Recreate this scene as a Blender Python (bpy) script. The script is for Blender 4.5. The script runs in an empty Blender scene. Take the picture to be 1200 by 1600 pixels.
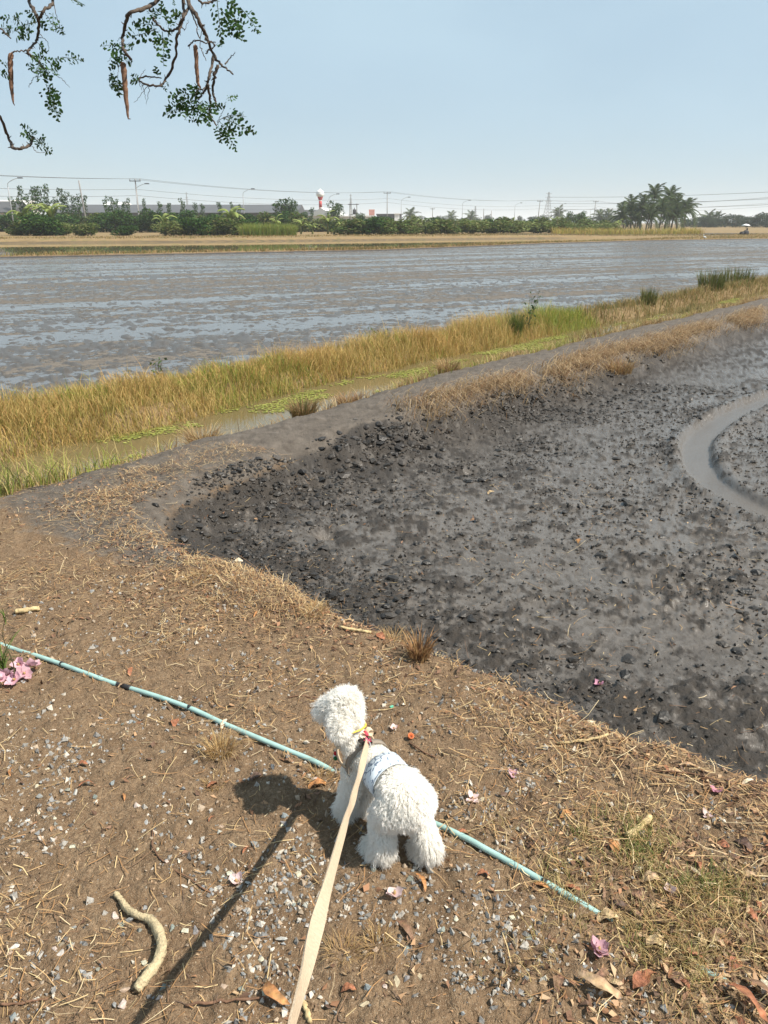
import bpy, math, random
import numpy as np
from mathutils import Vector, Matrix, Euler, kdtree

SC = bpy.context.scene
COL = SC.collection
rng = np.random.default_rng(7)
random.seed(7)
R = math.radians

# ---------------------------------------------------------------- camera, sky, sun, exposure
H = 1.5                                   # phone held at chest height, metres
F_PX = 1202.0                             # focal length for a 1600 px tall frame
PITCH = math.atan((800 - 348) / F_PX)
cam_d = bpy.data.cameras.new('camera')
cam = bpy.data.objects.new('camera', cam_d); COL.objects.link(cam)
cam.location = (0, 0, H)
cam.rotation_euler = (math.pi / 2 - PITCH, 0, 0)
cam_d.sensor_fit = 'VERTICAL'; cam_d.sensor_height = 24.0
cam_d.lens = 24.0 * F_PX / 1600.0
cam_d.clip_start = 0.02; cam_d.clip_end = 9000
SC.camera = cam

SUN_DIR = Vector((0.74, -0.22, 1.0)).normalized()
sun_el = math.asin(SUN_DIR.z)
sun_az = math.atan2(SUN_DIR.x, SUN_DIR.y)     # clockwise from +Y
world = bpy.data.worlds.new('World'); SC.world = world; world.use_nodes = True
wn = world.node_tree.nodes; wl = world.node_tree.links
wn.clear()
w_out = wn.new('ShaderNodeOutputWorld'); w_bg = wn.new('ShaderNodeBackground')
sky = wn.new('ShaderNodeTexSky'); sky.sky_type = 'NISHITA'; sky.sun_disc = False
sky.sun_elevation = sun_el; sky.sun_rotation = sun_az
sky.altitude = 0; sky.air_density = 1.0; sky.dust_density = 1.0; sky.ozone_density = 2.2
w_bg.inputs['Strength'].default_value = 0.074
# thin veil of high cloud over the blue
w_tc = wn.new('ShaderNodeTexCoord')
w_map = wn.new('ShaderNodeMapping'); w_map.inputs['Scale'].default_value = (1.0, 1.0, 2.2)
w_noi = wn.new('ShaderNodeTexNoise'); w_noi.inputs['Scale'].default_value = 1.6
w_noi.inputs['Detail'].default_value = 5; w_noi.inputs['Roughness'].default_value = 0.5
w_ramp = wn.new('ShaderNodeMapRange'); w_ramp.inputs['From Min'].default_value = 0.38
w_ramp.inputs['From Max'].default_value = 0.72; w_ramp.inputs['To Min'].default_value = 0.52
w_ramp.inputs['To Max'].default_value = 0.92
w_mix = wn.new('ShaderNodeMix'); w_mix.data_type = 'RGBA'
w_mix.inputs['B'].default_value = (4.5, 6.1, 7.2, 1)
wl.new(w_tc.outputs['Generated'], w_map.inputs['Vector'])
wl.new(w_map.outputs['Vector'], w_noi.inputs['Vector'])
wl.new(w_noi.outputs['Fac'], w_ramp.inputs['Value'])
wl.new(w_ramp.outputs['Result'], w_mix.inputs['Factor'])
wl.new(sky.outputs['Color'], w_mix.inputs['A'])
wl.new(w_mix.outputs['Result'], w_bg.inputs['Color'])
wl.new(w_bg.outputs['Background'], w_out.inputs['Surface'])

sun_d = bpy.data.lights.new('sun', 'SUN'); sun_d.energy = 5.0; sun_d.angle = R(0.53)
sun_d.color = (1.0, 0.93, 0.82)
sun = bpy.data.objects.new('sun', sun_d); COL.objects.link(sun)
sun.rotation_euler = SUN_DIR.to_track_quat('Z', 'Y').to_euler()

SC.view_settings.view_transform = 'Standard'; SC.view_settings.look = 'None'
SC.view_settings.exposure = 0.66; SC.view_settings.gamma = 1.0
SC.view_settings.use_curve_mapping = False
SC.render.engine = 'CYCLES'
cy = SC.cycles
cy.max_bounces = 10; cy.diffuse_bounces = 5; cy.glossy_bounces = 3
cy.transmission_bounces = 6; cy.volume_bounces = 1; cy.transparent_max_bounces = 8
cy.caustics_reflective = False; cy.caustics_refractive = False
cy.use_denoising = True
try:
    cy.denoiser = 'OPENIMAGEDENOISE'; cy.denoising_prefilter = 'ACCURATE'
    cy.denoising_input_passes = 'RGB_ALBEDO_NORMAL'
except Exception:
    pass
cy.sample_clamp_indirect = 6.0
cy.use_adaptive_sampling = True; cy.adaptive_threshold = 0.012

# ---------------------------------------------------------------- helpers
CP, SP = math.cos(PITCH), math.sin(PITCH)

def ray(px, py):
    u = (px - 600) / F_PX; v = (800 - py) / F_PX
    return np.array([u, CP + v * SP, -SP + v * CP])

def on_ground(px, py, z=0.0):
    """where the sight line through a photo pixel meets height z"""
    d = ray(px, py); k = (z - H) / d[2]
    return np.array([d[0] * k, d[1] * k, z])

def at_dist(px, py, y):
    d = ray(px, py); k = y / d[1]
    return np.array([d[0] * k, y, H + d[2] * k])

def sst(a, b, x):
    t = np.clip((x - a) / (b - a), 0, 1)
    return t * t * (3 - 2 * t)

def _hash(ix, iy, seed):
    n = (ix.astype(np.int64) * 374761393 + iy.astype(np.int64) * 668265263 + seed * 974634337) & 0xffffffff
    n = ((n ^ (n >> 13)) * 1274126177) & 0xffffffff
    n = ((n ^ (n >> 15)) * 2246822519) & 0xffffffff
    return ((n ^ (n >> 16)) & 0xffff) / 65535.0

def vn(x, y, seed=0):
    x = np.asarray(x, float); y = np.asarray(y, float)
    ix = np.floor(x); iy = np.floor(y); fx = x - ix; fy = y - iy
    fx = fx * fx * fx * (fx * (fx * 6 - 15) + 10); fy = fy * fy * fy * (fy * (fy * 6 - 15) + 10)
    a = _hash(ix, iy, seed); b = _hash(ix + 1, iy, seed)
    c = _hash(ix, iy + 1, seed); d = _hash(ix + 1, iy + 1, seed)
    return (a + (b - a) * fx) + ((c + (d - c) * fx) - (a + (b - a) * fx)) * fy

def fbm(x, y, octv=4, seed=0, gain=0.5):
    x = np.asarray(x, float); y = np.asarray(y, float)
    out = np.zeros_like(x); amp = 1.0; tot = 0.0
    for o in range(octv):
        ca, sa = math.cos(0.6 * o), math.sin(0.6 * o)
        f = 2.03 ** o
        out += amp * vn((x * ca - y * sa) * f + 17.3 * o, (x * sa + y * ca) * f - 9.1 * o, seed + o * 31)
        tot += amp; amp *= gain
    return out / tot

class MB:
    """collects vertices, faces and colours and links them as ONE mesh object"""
    def __init__(self):
        self.v = []; self.q = []; self.t = []; self.c = []; self.n = 0
    def add(self, V, q=None, t=None, col=None):
        V = np.asarray(V, float).reshape(-1, 3)
        if q is not None and len(q): self.q.append(np.asarray(q, np.int64).reshape(-1, 4) + self.n)
        if t is not None and len(t): self.t.append(np.asarray(t, np.int64).reshape(-1, 3) + self.n)
        if col is None: col = (1, 1, 1)
        col = np.asarray(col, float)
        if col.ndim == 1: col = np.tile(col[:3], (len(V), 1))
        self.c.append(col); self.v.append(V); self.n += len(V)
        return self
    def mesh(self, name, mat=None, smooth=False, attrs=None, colour=True):
        V = np.concatenate(self.v) if self.v else np.zeros((0, 3))
        q = np.concatenate(self.q) if self.q else np.zeros((0, 4), np.int64)
        t = np.concatenate(self.t) if self.t else np.zeros((0, 3), np.int64)
        me = bpy.data.meshes.new(name)
        me.vertices.add(len(V)); me.vertices.foreach_set('co', V.astype(np.float32).ravel())
        nl = len(q) * 4 + len(t) * 3
        me.loops.add(nl)
        me.loops.foreach_set('vertex_index', np.concatenate([q.ravel(), t.ravel()]).astype(np.int32))
        me.polygons.add(len(q) + len(t))
        st = np.concatenate([np.arange(len(q)) * 4, len(q) * 4 + np.arange(len(t)) * 3]).astype(np.int32)
        me.polygons.foreach_set('loop_start', st)
        me.polygons.foreach_set('use_smooth', np.full(len(st), bool(smooth)))
        me.update(calc_edges=True)
        if colour:
            a = me.attributes.new('Col', 'FLOAT_COLOR', 'POINT')
            c = np.concatenate(self.c); c4 = np.ones((len(c), 4), np.float32); c4[:, :3] = c
            a.data.foreach_set('color', c4.ravel())
        for k, arr in (attrs or {}).items():
            a = me.attributes.new(k, 'FLOAT', 'POINT'); a.data.foreach_set('value', np.asarray(arr, np.float32))
        if mat: me.materials.append(mat)
        return me
    def build(self, name, mat=None, parent=None, smooth=False, attrs=None, colour=True):
        return link(name, self.mesh(name, mat, smooth, attrs, colour), parent)

def link(name, me, parent=None):
    o = bpy.data.objects.new(name, me); COL.objects.link(o)
    if parent: o.parent = parent
    return o

def tag(o, label=None, cat=None, group=None, kind=None):
    if label: o['label'] = label
    if cat: o['category'] = cat
    if group: o['group'] = group
    if kind: o['kind'] = kind
    return o

def empty(name, loc=(0, 0, 0), rz=0.0):
    o = bpy.data.objects.new(name, None); COL.objects.link(o)
    o.location = loc; o.rotation_euler = (0, 0, rz); o.empty_display_size = 0.1
    return o

def copy_tree(o, parent=None):
    c = o.copy(); COL.objects.link(c)
    if parent: c.parent = parent
    for ch in list(o.children):
        copy_tree(ch, c)
    return c

def tube(P, rad, sides=6, cap=True):
    """tapered tube through points; returns V, quads, tris"""
    P = np.asarray(P, float); n = len(P)
    rad = np.broadcast_to(np.asarray(rad, float), (n,))
    T = np.gradient(P, axis=0); T /= np.linalg.norm(T, axis=1)[:, None] + 1e-12
    up = np.array([0, 0, 1.0]) if abs(T[0][2]) < 0.9 else np.array([1.0, 0, 0])
    a = np.cross(T[0], up); a /= np.linalg.norm(a)
    V = []
    ang = np.arange(sides) * 2 * math.pi / sides
    for i in range(n):
        a = a - T[i] * a.dot(T[i]); a /= np.linalg.norm(a) + 1e-12
        b = np.cross(T[i], a)
        V.append(P[i] + rad[i] * (np.cos(ang)[:, None] * a + np.sin(ang)[:, None] * b))
    V = np.concatenate(V)
    q = []
    for i in range(n - 1):
        for k in range(sides):
            k2 = (k + 1) % sides
            q.append((i * sides + k, i * sides + k2, (i + 1) * sides + k2, (i + 1) * sides + k))
    t = []
    if cap:
        V = np.concatenate([V, P[:1], P[-1:]])
        c0 = n * sides; c1 = c0 + 1
        for k in range(sides):
            k2 = (k + 1) % sides
            t.append((c0, k2, k)); t.append((c1, (n - 1) * sides + k, (n - 1) * sides + k2))
    return V, q, t

def spline(P, n):
    """Catmull-Rom through points"""
    P = np.asarray(P, float)
    Q = np.concatenate([[2 * P[0] - P[1]], P, [2 * P[-1] - P[-2]]])
    m = len(P) - 1
    u = np.linspace(0, m, n); i = np.minimum(u.astype(int), m - 1); f = (u - i)[:, None]
    p0, p1, p2, p3 = Q[i], Q[i + 1], Q[i + 2], Q[i + 3]
    return 0.5 * (2 * p1 + (p2 - p0) * f + (2 * p0 - 5 * p1 + 4 * p2 - p3) * f ** 2 + (3 * p1 - p0 - 3 * p2 + p3) * f ** 3)

def box(c, s, rz=0.0):
    c = np.asarray(c, float); sx, sy, sz = np.asarray(s, float) / 2
    V = np.array([(x, y, z) for z in (-sz, sz) for y in (-sy, sy) for x in (-sx, sx)])
    ca, sa = math.cos(rz), math.sin(rz)
    V = np.stack([V[:, 0] * ca - V[:, 1] * sa, V[:, 0] * sa + V[:, 1] * ca, V[:, 2]], 1) + c
    q = [(0, 2, 3, 1), (4, 5, 7, 6), (0, 1, 5, 4), (2, 6, 7, 3), (0, 4, 6, 2), (1, 3, 7, 5)]
    return V, q

def lathe(profile, sides=16):
    pr = np.asarray(profile, float); ang = np.arange(sides) * 2 * math.pi / sides
    V = np.stack([pr[:, 0][:, None] * np.cos(ang), pr[:, 0][:, None] * np.sin(ang), np.repeat(pr[:, 1][:, None], sides, 1)], 2).reshape(-1, 3)
    q = [(i * sides + k, i * sides + (k + 1) % sides, (i + 1) * sides + (k + 1) % sides, (i + 1) * sides + k)
         for i in range(len(pr) - 1) for k in range(sides)]
    return V, q

ICO_V = None
def ico():
    g = (1 + 5 ** .5) / 2
    V = np.array([(-1, g, 0), (1, g, 0), (-1, -g, 0), (1, -g, 0), (0, -1, g), (0, 1, g), (0, -1, -g), (0, 1, -g),
                  (g, 0, -1), (g, 0, 1), (-g, 0, -1), (-g, 0, 1)], float)
    V /= np.linalg.norm(V[0])
    T = np.array([(0, 11, 5), (0, 5, 1), (0, 1, 7), (0, 7, 10), (0, 10, 11), (1, 5, 9), (5, 11, 4), (11, 10, 2), (10, 7, 6), (7, 1, 8),
                  (3, 9, 4), (3, 4, 2), (3, 2, 6), (3, 6, 8), (3, 8, 9), (4, 9, 5), (2, 4, 11), (6, 2, 10), (8, 6, 7), (9, 8, 1)])
    return V, T

def blades(base, hgt, wid, az, lean, col, segs=3, droop=0.0, tipcol=None):
    """grass blades: n tapered bent strips -> V, q, t, col"""
    base = np.asarray(base, float); n = len(base)
    hgt, wid, az, lean = [np.broadcast_to(np.asarray(a, float), (n,)) for a in (hgt, wid, az, lean)]
    d = np.stack([np.cos(az), np.sin(az), np.zeros(n)], 1)
    fa = az + math.pi / 2 + rng.uniform(-1.0, 1.0, n)
    sd = np.stack([np.cos(fa), np.sin(fa), np.zeros(n)], 1)
    V = np.zeros((n, 2 * segs + 1, 3)); C = np.zeros((n, 2 * segs + 1, 3))
    col = np.asarray(col, float)
    if col.ndim == 1: col = np.tile(col, (n, 1))
    tc = col if tipcol is None else np.asarray(tipcol)
    for k in range(segs + 1):
        f = k / segs
        ctr = base + d * (hgt * lean * f ** 1.8)[:, None]
        ctr[:, 2] += hgt * (f * np.sqrt(np.clip(1 - (lean * f * 0.7) ** 2, 0.05, 1)) - droop * f ** 3)
        cc = col * (1 - f) + tc * f
        if k < segs:
            w = (wid * (1 - 0.75 * f) * 0.5)[:, None]
            V[:, 2 * k] = ctr - sd * w; V[:, 2 * k + 1] = ctr + sd * w
            C[:, 2 * k] = C[:, 2 * k + 1] = cc
        else:
            V[:, 2 * k] = ctr; C[:, 2 * k] = cc
    m = 2 * segs + 1
    o = (np.arange(n) * m)[:, None]
    q = np.concatenate([o + np.array([2 * k, 2 * k + 1, 2 * k + 3, 2 * k + 2]) for k in range(segs - 1)]) if segs > 1 else None
    t = o + np.array([2 * segs - 2, 2 * segs - 1, 2 * segs])
    return V.reshape(-1, 3), q, t, C.reshape(-1, 3)

def straws(base, az, tilt, length, wid, curve, col, segs=3):
    """lying stems: bent strips near the ground"""
    base = np.asarray(base, float); n = len(base)
    V = np.zeros((n, 2 * (segs + 1), 3))
    for k in range(segs + 1):
        f = k / segs - 0.5
        a = az + curve * f
        ctr = base.copy()
        ctr[:, 0] += np.cos(a) * length * f; ctr[:, 1] += np.sin(a) * length * f
        ctr[:, 2] += np.sin(tilt) * length * (f + 0.5)
        sd = np.stack([-np.sin(a), np.cos(a), rng.uniform(-0.3, 0.3, n)], 1)
        V[:, 2 * k] = ctr - sd * (wid / 2)[:, None]; V[:, 2 * k + 1] = ctr + sd * (wid / 2)[:, None]
    m = 2 * (segs + 1); o = (np.arange(n) * m)[:, None]
    q = np.concatenate([o + np.array([2 * k, 2 * k + 1, 2 * k + 3, 2 * k + 2]) for k in range(segs)])
    return V.reshape(-1, 3), q, np.repeat(np.asarray(col), m, axis=0)

def rand_quads(P, size, col, flat=0.0, aspect=0.55):
    """leaf-sized faces with random turn at points P"""
    n = len(P)
    nrm = rng.normal(size=(n, 3)); nrm[:, 2] += flat * 2
    nrm /= np.linalg.norm(nrm, axis=1)[:, None]
    a = np.cross(nrm, rng.normal(size=(n, 3))); a /= np.linalg.norm(a, axis=1)[:, None] + 1e-9
    b = np.cross(nrm, a)
    s = np.broadcast_to(np.asarray(size, float), (n,))[:, None]
    V = np.stack([P - a * s, P - b * s * aspect, P + a * s, P + b * s * aspect], 1).reshape(-1, 3)
    q = np.arange(n * 4).reshape(-1, 4)
    return V, q, np.repeat(col, 4, axis=0)

def vary(base, n, amt=0.25, hue=0.08):
    c = np.tile(np.asarray(base, float), (n, 1)) * (1 + rng.uniform(-amt, amt, (n, 1)))
    return np.clip(c * (1 + rng.uniform(-hue, hue, (n, 3))), 0.002, 1)

def pick(cols, n, p=None):
    cols = np.asarray(cols, float)
    return cols[rng.choice(len(cols), n, p=p)] * (1 + rng.uniform(-0.22, 0.22, (n, 1)))

# ---------------------------------------------------------------- materials
def nmat(name):
    m = bpy.data.materials.new(name); m.use_nodes = True
    nt = m.node_tree; nt.nodes.clear()
    out = nt.nodes.new('ShaderNodeOutputMaterial')
    return m, nt.nodes, nt.links, out

def mat_attr(name, rough=0.7, trans=0.0, noise=0.0, nscale=30.0, spec=0.3, bump=0.0):
    """colour from the mesh (each leaf, stem or stone has its own), plus grain"""
    m, N, L, out = nmat(name)
    at = N.new('ShaderNodeAttribute'); at.attribute_name = 'Col'
    colr = at.outputs['Color']
    bs = N.new('ShaderNodeBsdfPrincipled'); bs.inputs['Roughness'].default_value = rough
    bs.inputs['Specular IOR Level'].default_value = spec
    if noise or bump:
        tc = N.new('ShaderNodeTexCoord')
        nz = N.new('ShaderNodeTexNoise'); nz.inputs['Scale'].default_value = nscale; nz.inputs['Detail'].default_value = 4
        L.new(tc.outputs['Object'], nz.inputs['Vector'])
    if noise:
        mr = N.new('ShaderNodeMapRange'); mr.inputs['From Min'].default_value = 0.25; mr.inputs['From Max'].default_value = 0.75
        mr.inputs['To Min'].default_value = 1 - noise; mr.inputs['To Max'].default_value = 1 + noise
        mx = N.new('ShaderNodeMix'); mx.data_type = 'RGBA'; mx.blend_type = 'MULTIPLY'; mx.inputs['Factor'].default_value = 1
        L.new(nz.outputs['Fac'], mr.inputs['Value']); L.new(colr, mx.inputs['A']); L.new(mr.outputs['Result'], mx.inputs['B'])
        colr = mx.outputs['Result']
    if bump:
        bp = N.new('ShaderNodeBump'); bp.inputs['Strength'].default_value = bump; bp.inputs['Distance'].default_value = 0.01
        L.new(nz.outputs['Fac'], bp.inputs['Height']); L.new(bp.outputs['Normal'], bs.inputs['Normal'])
    L.new(colr, bs.inputs['Base Color'])
    if trans:
        tr = N.new('ShaderNodeBsdfTranslucent'); L.new(colr, tr.inputs['Color'])
        mx = N.new('ShaderNodeMixShader'); mx.inputs['Fac'].default_value = trans
        L.new(bs.outputs['BSDF'], mx.inputs[1]); L.new(tr.outputs['BSDF'], mx.inputs[2])
        L.new(mx.outputs['Shader'], out.inputs['Surface'])
    else:
        L.new(bs.outputs['BSDF'], out.inputs['Surface'])
    return m

def mat_plain(name, col, rough=0.6, noise=0.15, nscale=20.0, metal=0.0, spec=0.4, bump=0.0, stretch=None):
    m, N, L, out = nmat(name)
    bs = N.new('ShaderNodeBsdfPrincipled'); bs.inputs['Roughness'].default_value = rough
    bs.inputs['Metallic'].default_value = metal; bs.inputs['Specular IOR Level'].default_value = spec
    tc = N.new('ShaderNodeTexCoord'); nz = N.new('ShaderNodeTexNoise')
    nz.inputs['Scale'].default_value = nscale; nz.inputs['Detail'].default_value = 5
    if stretch:
        mp = N.new('ShaderNodeMapping'); mp.inputs['Scale'].default_value = stretch
        L.new(tc.outputs['Object'], mp.inputs['Vector']); L.new(mp.outputs['Vector'], nz.inputs['Vector'])
    else:
        L.new(tc.outputs['Object'], nz.inputs['Vector'])
    mr = N.new('ShaderNodeMix'); mr.data_type = 'RGBA'
    c = np.asarray(col, float)
    mr.inputs['A'].default_value = (*np.clip(c * (1 - noise * 1.6), 0, 1), 1)
    mr.inputs['B'].default_value = (*np.clip(c * (1 + noise * 1.6), 0, 1), 1)
    L.new(nz.outputs['Fac'], mr.inputs['Factor']); L.new(mr.outputs['Result'], bs.inputs['Base Color'])
    if bump:
        bp = N.new('ShaderNodeBump'); bp.inputs['Strength'].default_value = bump; bp.inputs['Distance'].default_value = 0.004
        L.new(nz.outputs['Fac'], bp.inputs['Height']); L.new(bp.outputs['Normal'], bs.inputs['Normal'])
    L.new(bs.outputs['BSDF'], out.inputs['Surface'])
    return m

def mat_water(name, col, rough, bump, scale, murk=None):
    m, N, L, out = nmat(name)
    bs = N.new('ShaderNodeBsdfPrincipled'); bs.inputs['Roughness'].default_value = rough
    bs.inputs['IOR'].default_value = 1.33
    tc = N.new('ShaderNodeTexCoord')
    nz = N.new('ShaderNodeTexNoise'); nz.inputs['Scale'].default_value = scale; nz.inputs['Detail'].default_value = 3
    L.new(tc.outputs['Object'], nz.inputs['Vector'])
    bp = N.new('ShaderNodeBump'); bp.inputs['Strength'].default_value = bump; bp.inputs['Distance'].default_value = 0.01
    L.new(nz.outputs['Fac'], bp.inputs['Height']); L.new(bp.outputs['Normal'], bs.inputs['Normal'])
    n2 = N.new('ShaderNodeTexNoise'); n2.inputs['Scale'].default_value = 0.9; n2.inputs['Detail'].default_value = 4
    L.new(tc.outputs['Object'], n2.inputs['Vector'])
    mr = N.new('ShaderNodeMix'); mr.data_type = 'RGBA'
    mr.inputs['A'].default_value = (*col, 1); mr.inputs['B'].default_value = (*(murk or col), 1)
    L.new(n2.outputs['Fac'], mr.inputs['Factor']); L.new(mr.outputs['Result'], bs.inputs['Base Color'])
    L.new(bs.outputs['BSDF'], out.inputs['Surface'])
    return m

def mat_ground():
    """soil: brown dirt, trodden grey path, wet mud and far dry turf, blended by masks stored on the mesh"""
    m, N, L, out = nmat('soil')
    tc = N.new('ShaderNodeTexCoord')
    def noise(scale, detail=5, rough=0.55):
        n = N.new('ShaderNodeTexNoise'); n.inputs['Scale'].default_value = scale
        n.inputs['Detail'].default_value = detail; n.inputs['Roughness'].default_value = rough
        L.new(tc.outputs['Object'], n.inputs['Vector']); return n.outputs['Fac']
    def attr(nm):
        a = N.new('ShaderNodeAttribute'); a.attribute_name = nm; return a.outputs['Fac']
    def ramp(fac, stops):
        r = N.new('ShaderNodeValToRGB'); e = r.color_ramp.elements
        e[0].position, e[0].color = stops[0][0], (*stops[0][1], 1)
        e[1].position, e[1].color = stops[-1][0], (*stops[-1][1], 1)
        for p, c in stops[1:-1]:
            x = e.new(p); x.color = (*c, 1)
        L.new(fac, r.inputs['Fac']); return r.outputs['Color']
    def mix(fac, a, b, mode='MIX'):
        x = N.new('ShaderNodeMix'); x.data_type = 'RGBA'; x.blend_type = mode
        if isinstance(fac, float): x.inputs['Factor'].default_value = fac
        else: L.new(fac, x.inputs['Factor'])
        for k, v in (('A', a), ('B', b)):
            if isinstance(v, tuple): x.inputs[k].default_value = (*v, 1)
            else: L.new(v, x.inputs[k])
        return x.outputs['Result']
    def math_(op, a, b=None):
        x = N.new('ShaderNodeMath'); x.operation = op
        for i, v in enumerate((a, b)):
            if v is None: continue
            if isinstance(v, (int, float)): x.inputs[i].default_value = v
            else: L.new(v, x.inputs[i])
        return x.outputs[0]
    def mrange(v, a, b, c=0.0, d=1.0):
        x = N.new('ShaderNodeMapRange')
        for nme, val in (('From Min', a), ('From Max', b), ('To Min', c), ('To Max', d)): x.inputs[nme].default_value = val
        L.new(v, x.inputs['Value']); return x.outputs['Result']
    big = noise(1.7, 6); mid = noise(11, 6, 0.65); fine = noise(95, 4, 0.7); grain = noise(340, 2, 0.6)
    dirt = ramp(mid, [(0.25, (0.105, 0.064, 0.036)), (0.5, (0.222, 0.148, 0.088)), (0.75, (0.330, 0.232, 0.143))])
    dirt = mix(mrange(big, 0.35, 0.65, 0, 0.5), dirt, (0.265, 0.184, 0.112))
    dirt = mix(mrange(fine, 0.40, 0.64, 0.0, 0.75), dirt, (0.115, 0.072, 0.042))
    dirt = mix(mrange(grain, 0.60, 0.72, 0.0, 0.75), dirt, (0.480, 0.400, 0.290))
    path = ramp(mid, [(0.3, (0.085, 0.071, 0.059)), (0.7, (0.170, 0.146, 0.122))])
    path = mix(mrange(grain, 0.60, 0.74, 0, 0.5), path, (0.270, 0.225, 0.180))
    mud = ramp(mid, [(0.3, (0.020, 0.0150, 0.0105)), (0.7, (0.052, 0.041, 0.031))])
    turf = ramp(noise(0.55, 6), [(0.3, (0.190, 0.135, 0.068)), (0.55, (0.235, 0.165, 0.085)), (0.75, (0.125, 0.120, 0.045))])
    rag = math_('SUBTRACT', mid, 0.5)
    pm = mrange(math_('ADD', attr('pathm'), math_('MULTIPLY', rag, 0.9)), 0.35, 0.65)
    mm = mrange(math_('ADD', attr('mudm'), math_('MULTIPLY', rag, 0.7)), 0.3, 0.7)
    tm = attr('turfm')
    c = mix(pm, dirt, path); c = mix(tm, c, turf); c = mix(mm, c, mud)
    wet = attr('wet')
    c = mix(math_('MULTIPLY', wet, 0.85), c, (0.128, 0.111, 0.094))  # slurry's own grey, lightened further so the colour carries some wet sheen
    bs = N.new('ShaderNodeBsdfPrincipled')
    L.new(c, bs.inputs['Base Color'])
    rmud = mrange(math_('ADD', wet, math_('MULTIPLY', rag, 0.5)), 0.0, 1.0, 0.62, 0.15)
    rr = N.new('ShaderNodeMix'); rr.data_type = 'FLOAT'; rr.inputs['A'].default_value = 0.95
    L.new(mm, rr.inputs['Factor']); L.new(rmud, rr.inputs['B'])
    L.new(rr.outputs['Result'], bs.inputs['Roughness'])
    sp = N.new('ShaderNodeMix'); sp.data_type = 'FLOAT'; sp.inputs['A'].default_value = 0.15; sp.inputs['B'].default_value = 0.5
    L.new(mm, sp.inputs['Factor']); L.new(sp.outputs['Result'], bs.inputs['Specular IOR Level'])
    hgt = math_('ADD', math_('MULTIPLY', fine, 1.0), math_('MULTIPLY', grain, 0.35))
    bp = N.new('ShaderNodeBump'); bp.inputs['Distance'].default_value = 0.014
    L.new(hgt, bp.inputs['Height'])
    L.new(mrange(wet, 0, 1, 0.9, 0.22), bp.inputs['Strength'])
    L.new(bp.outputs['Normal'], bs.inputs['Normal'])
    L.new(bs.outputs['BSDF'], out.inputs['Surface'])
    return m

def mat_paddy():
    """flooded puddled field: films of water broken by rough mud in long furrows"""
    m, N, L, out = nmat('puddled_paddy')
    tc = N.new('ShaderNodeTexCoord')
    def nz(scale, vec, detail=5, rough=.6):
        n = N.new('ShaderNodeTexNoise'); n.inputs['Scale'].default_value = scale; n.inputs['Detail'].default_value = detail
        n.inputs['Roughness'].default_value = rough; L.new(vec, n.inputs['Vector']); return n.outputs['Fac']
    rot = N.new('ShaderNodeMapping'); rot.vector_type = 'POINT'; rot.inputs['Rotation'].default_value = (0, 0, -math.atan2(.47, .88))
    L.new(tc.outputs['Object'], rot.inputs['Vector'])
    st = N.new('ShaderNodeMapping'); st.inputs['Scale'].default_value = (.045, .85, 1); L.new(rot.outputs['Vector'], st.inputs['Vector'])
    def mth(op, a, b):
        x = N.new('ShaderNodeMath'); x.operation = op
        for i, v in enumerate((a, b)):
            if isinstance(v, float): x.inputs[i].default_value = v
            else: L.new(v, x.inputs[i])
        return x.outputs[0]
    streak = nz(1.0, st.outputs['Vector'], 6, .62)
    clot = nz(2.6, tc.outputs['Object'], 8, .72)
    fine = nz(9.0, tc.outputs['Object'], 4, .7)
    v = mth('ADD', mth('MULTIPLY', streak, 1.75), mth('ADD', mth('MULTIPLY', clot, 1.25), mth('MULTIPLY', fine, .90)))
    mr = N.new('ShaderNodeMapRange'); mr.inputs['From Min'].default_value = 1.93; mr.inputs['From Max'].default_value = 2.06
    L.new(v, mr.inputs['Value']); mask = mr.outputs['Result']
    col = N.new('ShaderNodeMix'); col.data_type = 'RGBA'; col.inputs['A'].default_value = (.105, .097, .090, 1)
    mc = N.new('ShaderNodeMix'); mc.data_type = 'RGBA'; mc.inputs['A'].default_value = (.060, .052, .045, 1); mc.inputs['B'].default_value = (.225, .200, .172, 1)
    L.new(fine, mc.inputs['Factor']); L.new(mc.outputs['Result'], col.inputs['B']); L.new(mask, col.inputs['Factor'])
    bs = N.new('ShaderNodeBsdfPrincipled'); bs.inputs['IOR'].default_value = 1.33
    L.new(col.outputs['Result'], bs.inputs['Base Color'])
    ro = N.new('ShaderNodeMapRange'); ro.inputs['To Min'].default_value = .17; ro.inputs['To Max'].default_value = .8
    L.new(mask, ro.inputs['Value']); L.new(ro.outputs['Result'], bs.inputs['Roughness'])
    sp = N.new('ShaderNodeMapRange'); sp.inputs['To Min'].default_value = .5; sp.inputs['To Max'].default_value = .04
    L.new(mask, sp.inputs['Value']); L.new(sp.outputs['Result'], bs.inputs['Specular IOR Level'])
    hh = mth('MULTIPLY', mask, mth('ADD', fine, .3))
    bp = N.new('ShaderNodeBump'); bp.inputs['Strength'].default_value = .8; bp.inputs['Distance'].default_value = .05
    L.new(hh, bp.inputs['Height']); L.new(bp.outputs['Normal'], bs.inputs['Normal'])
    L.new(bs.outputs['BSDF'], out.inputs['Surface'])
    return m

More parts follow.
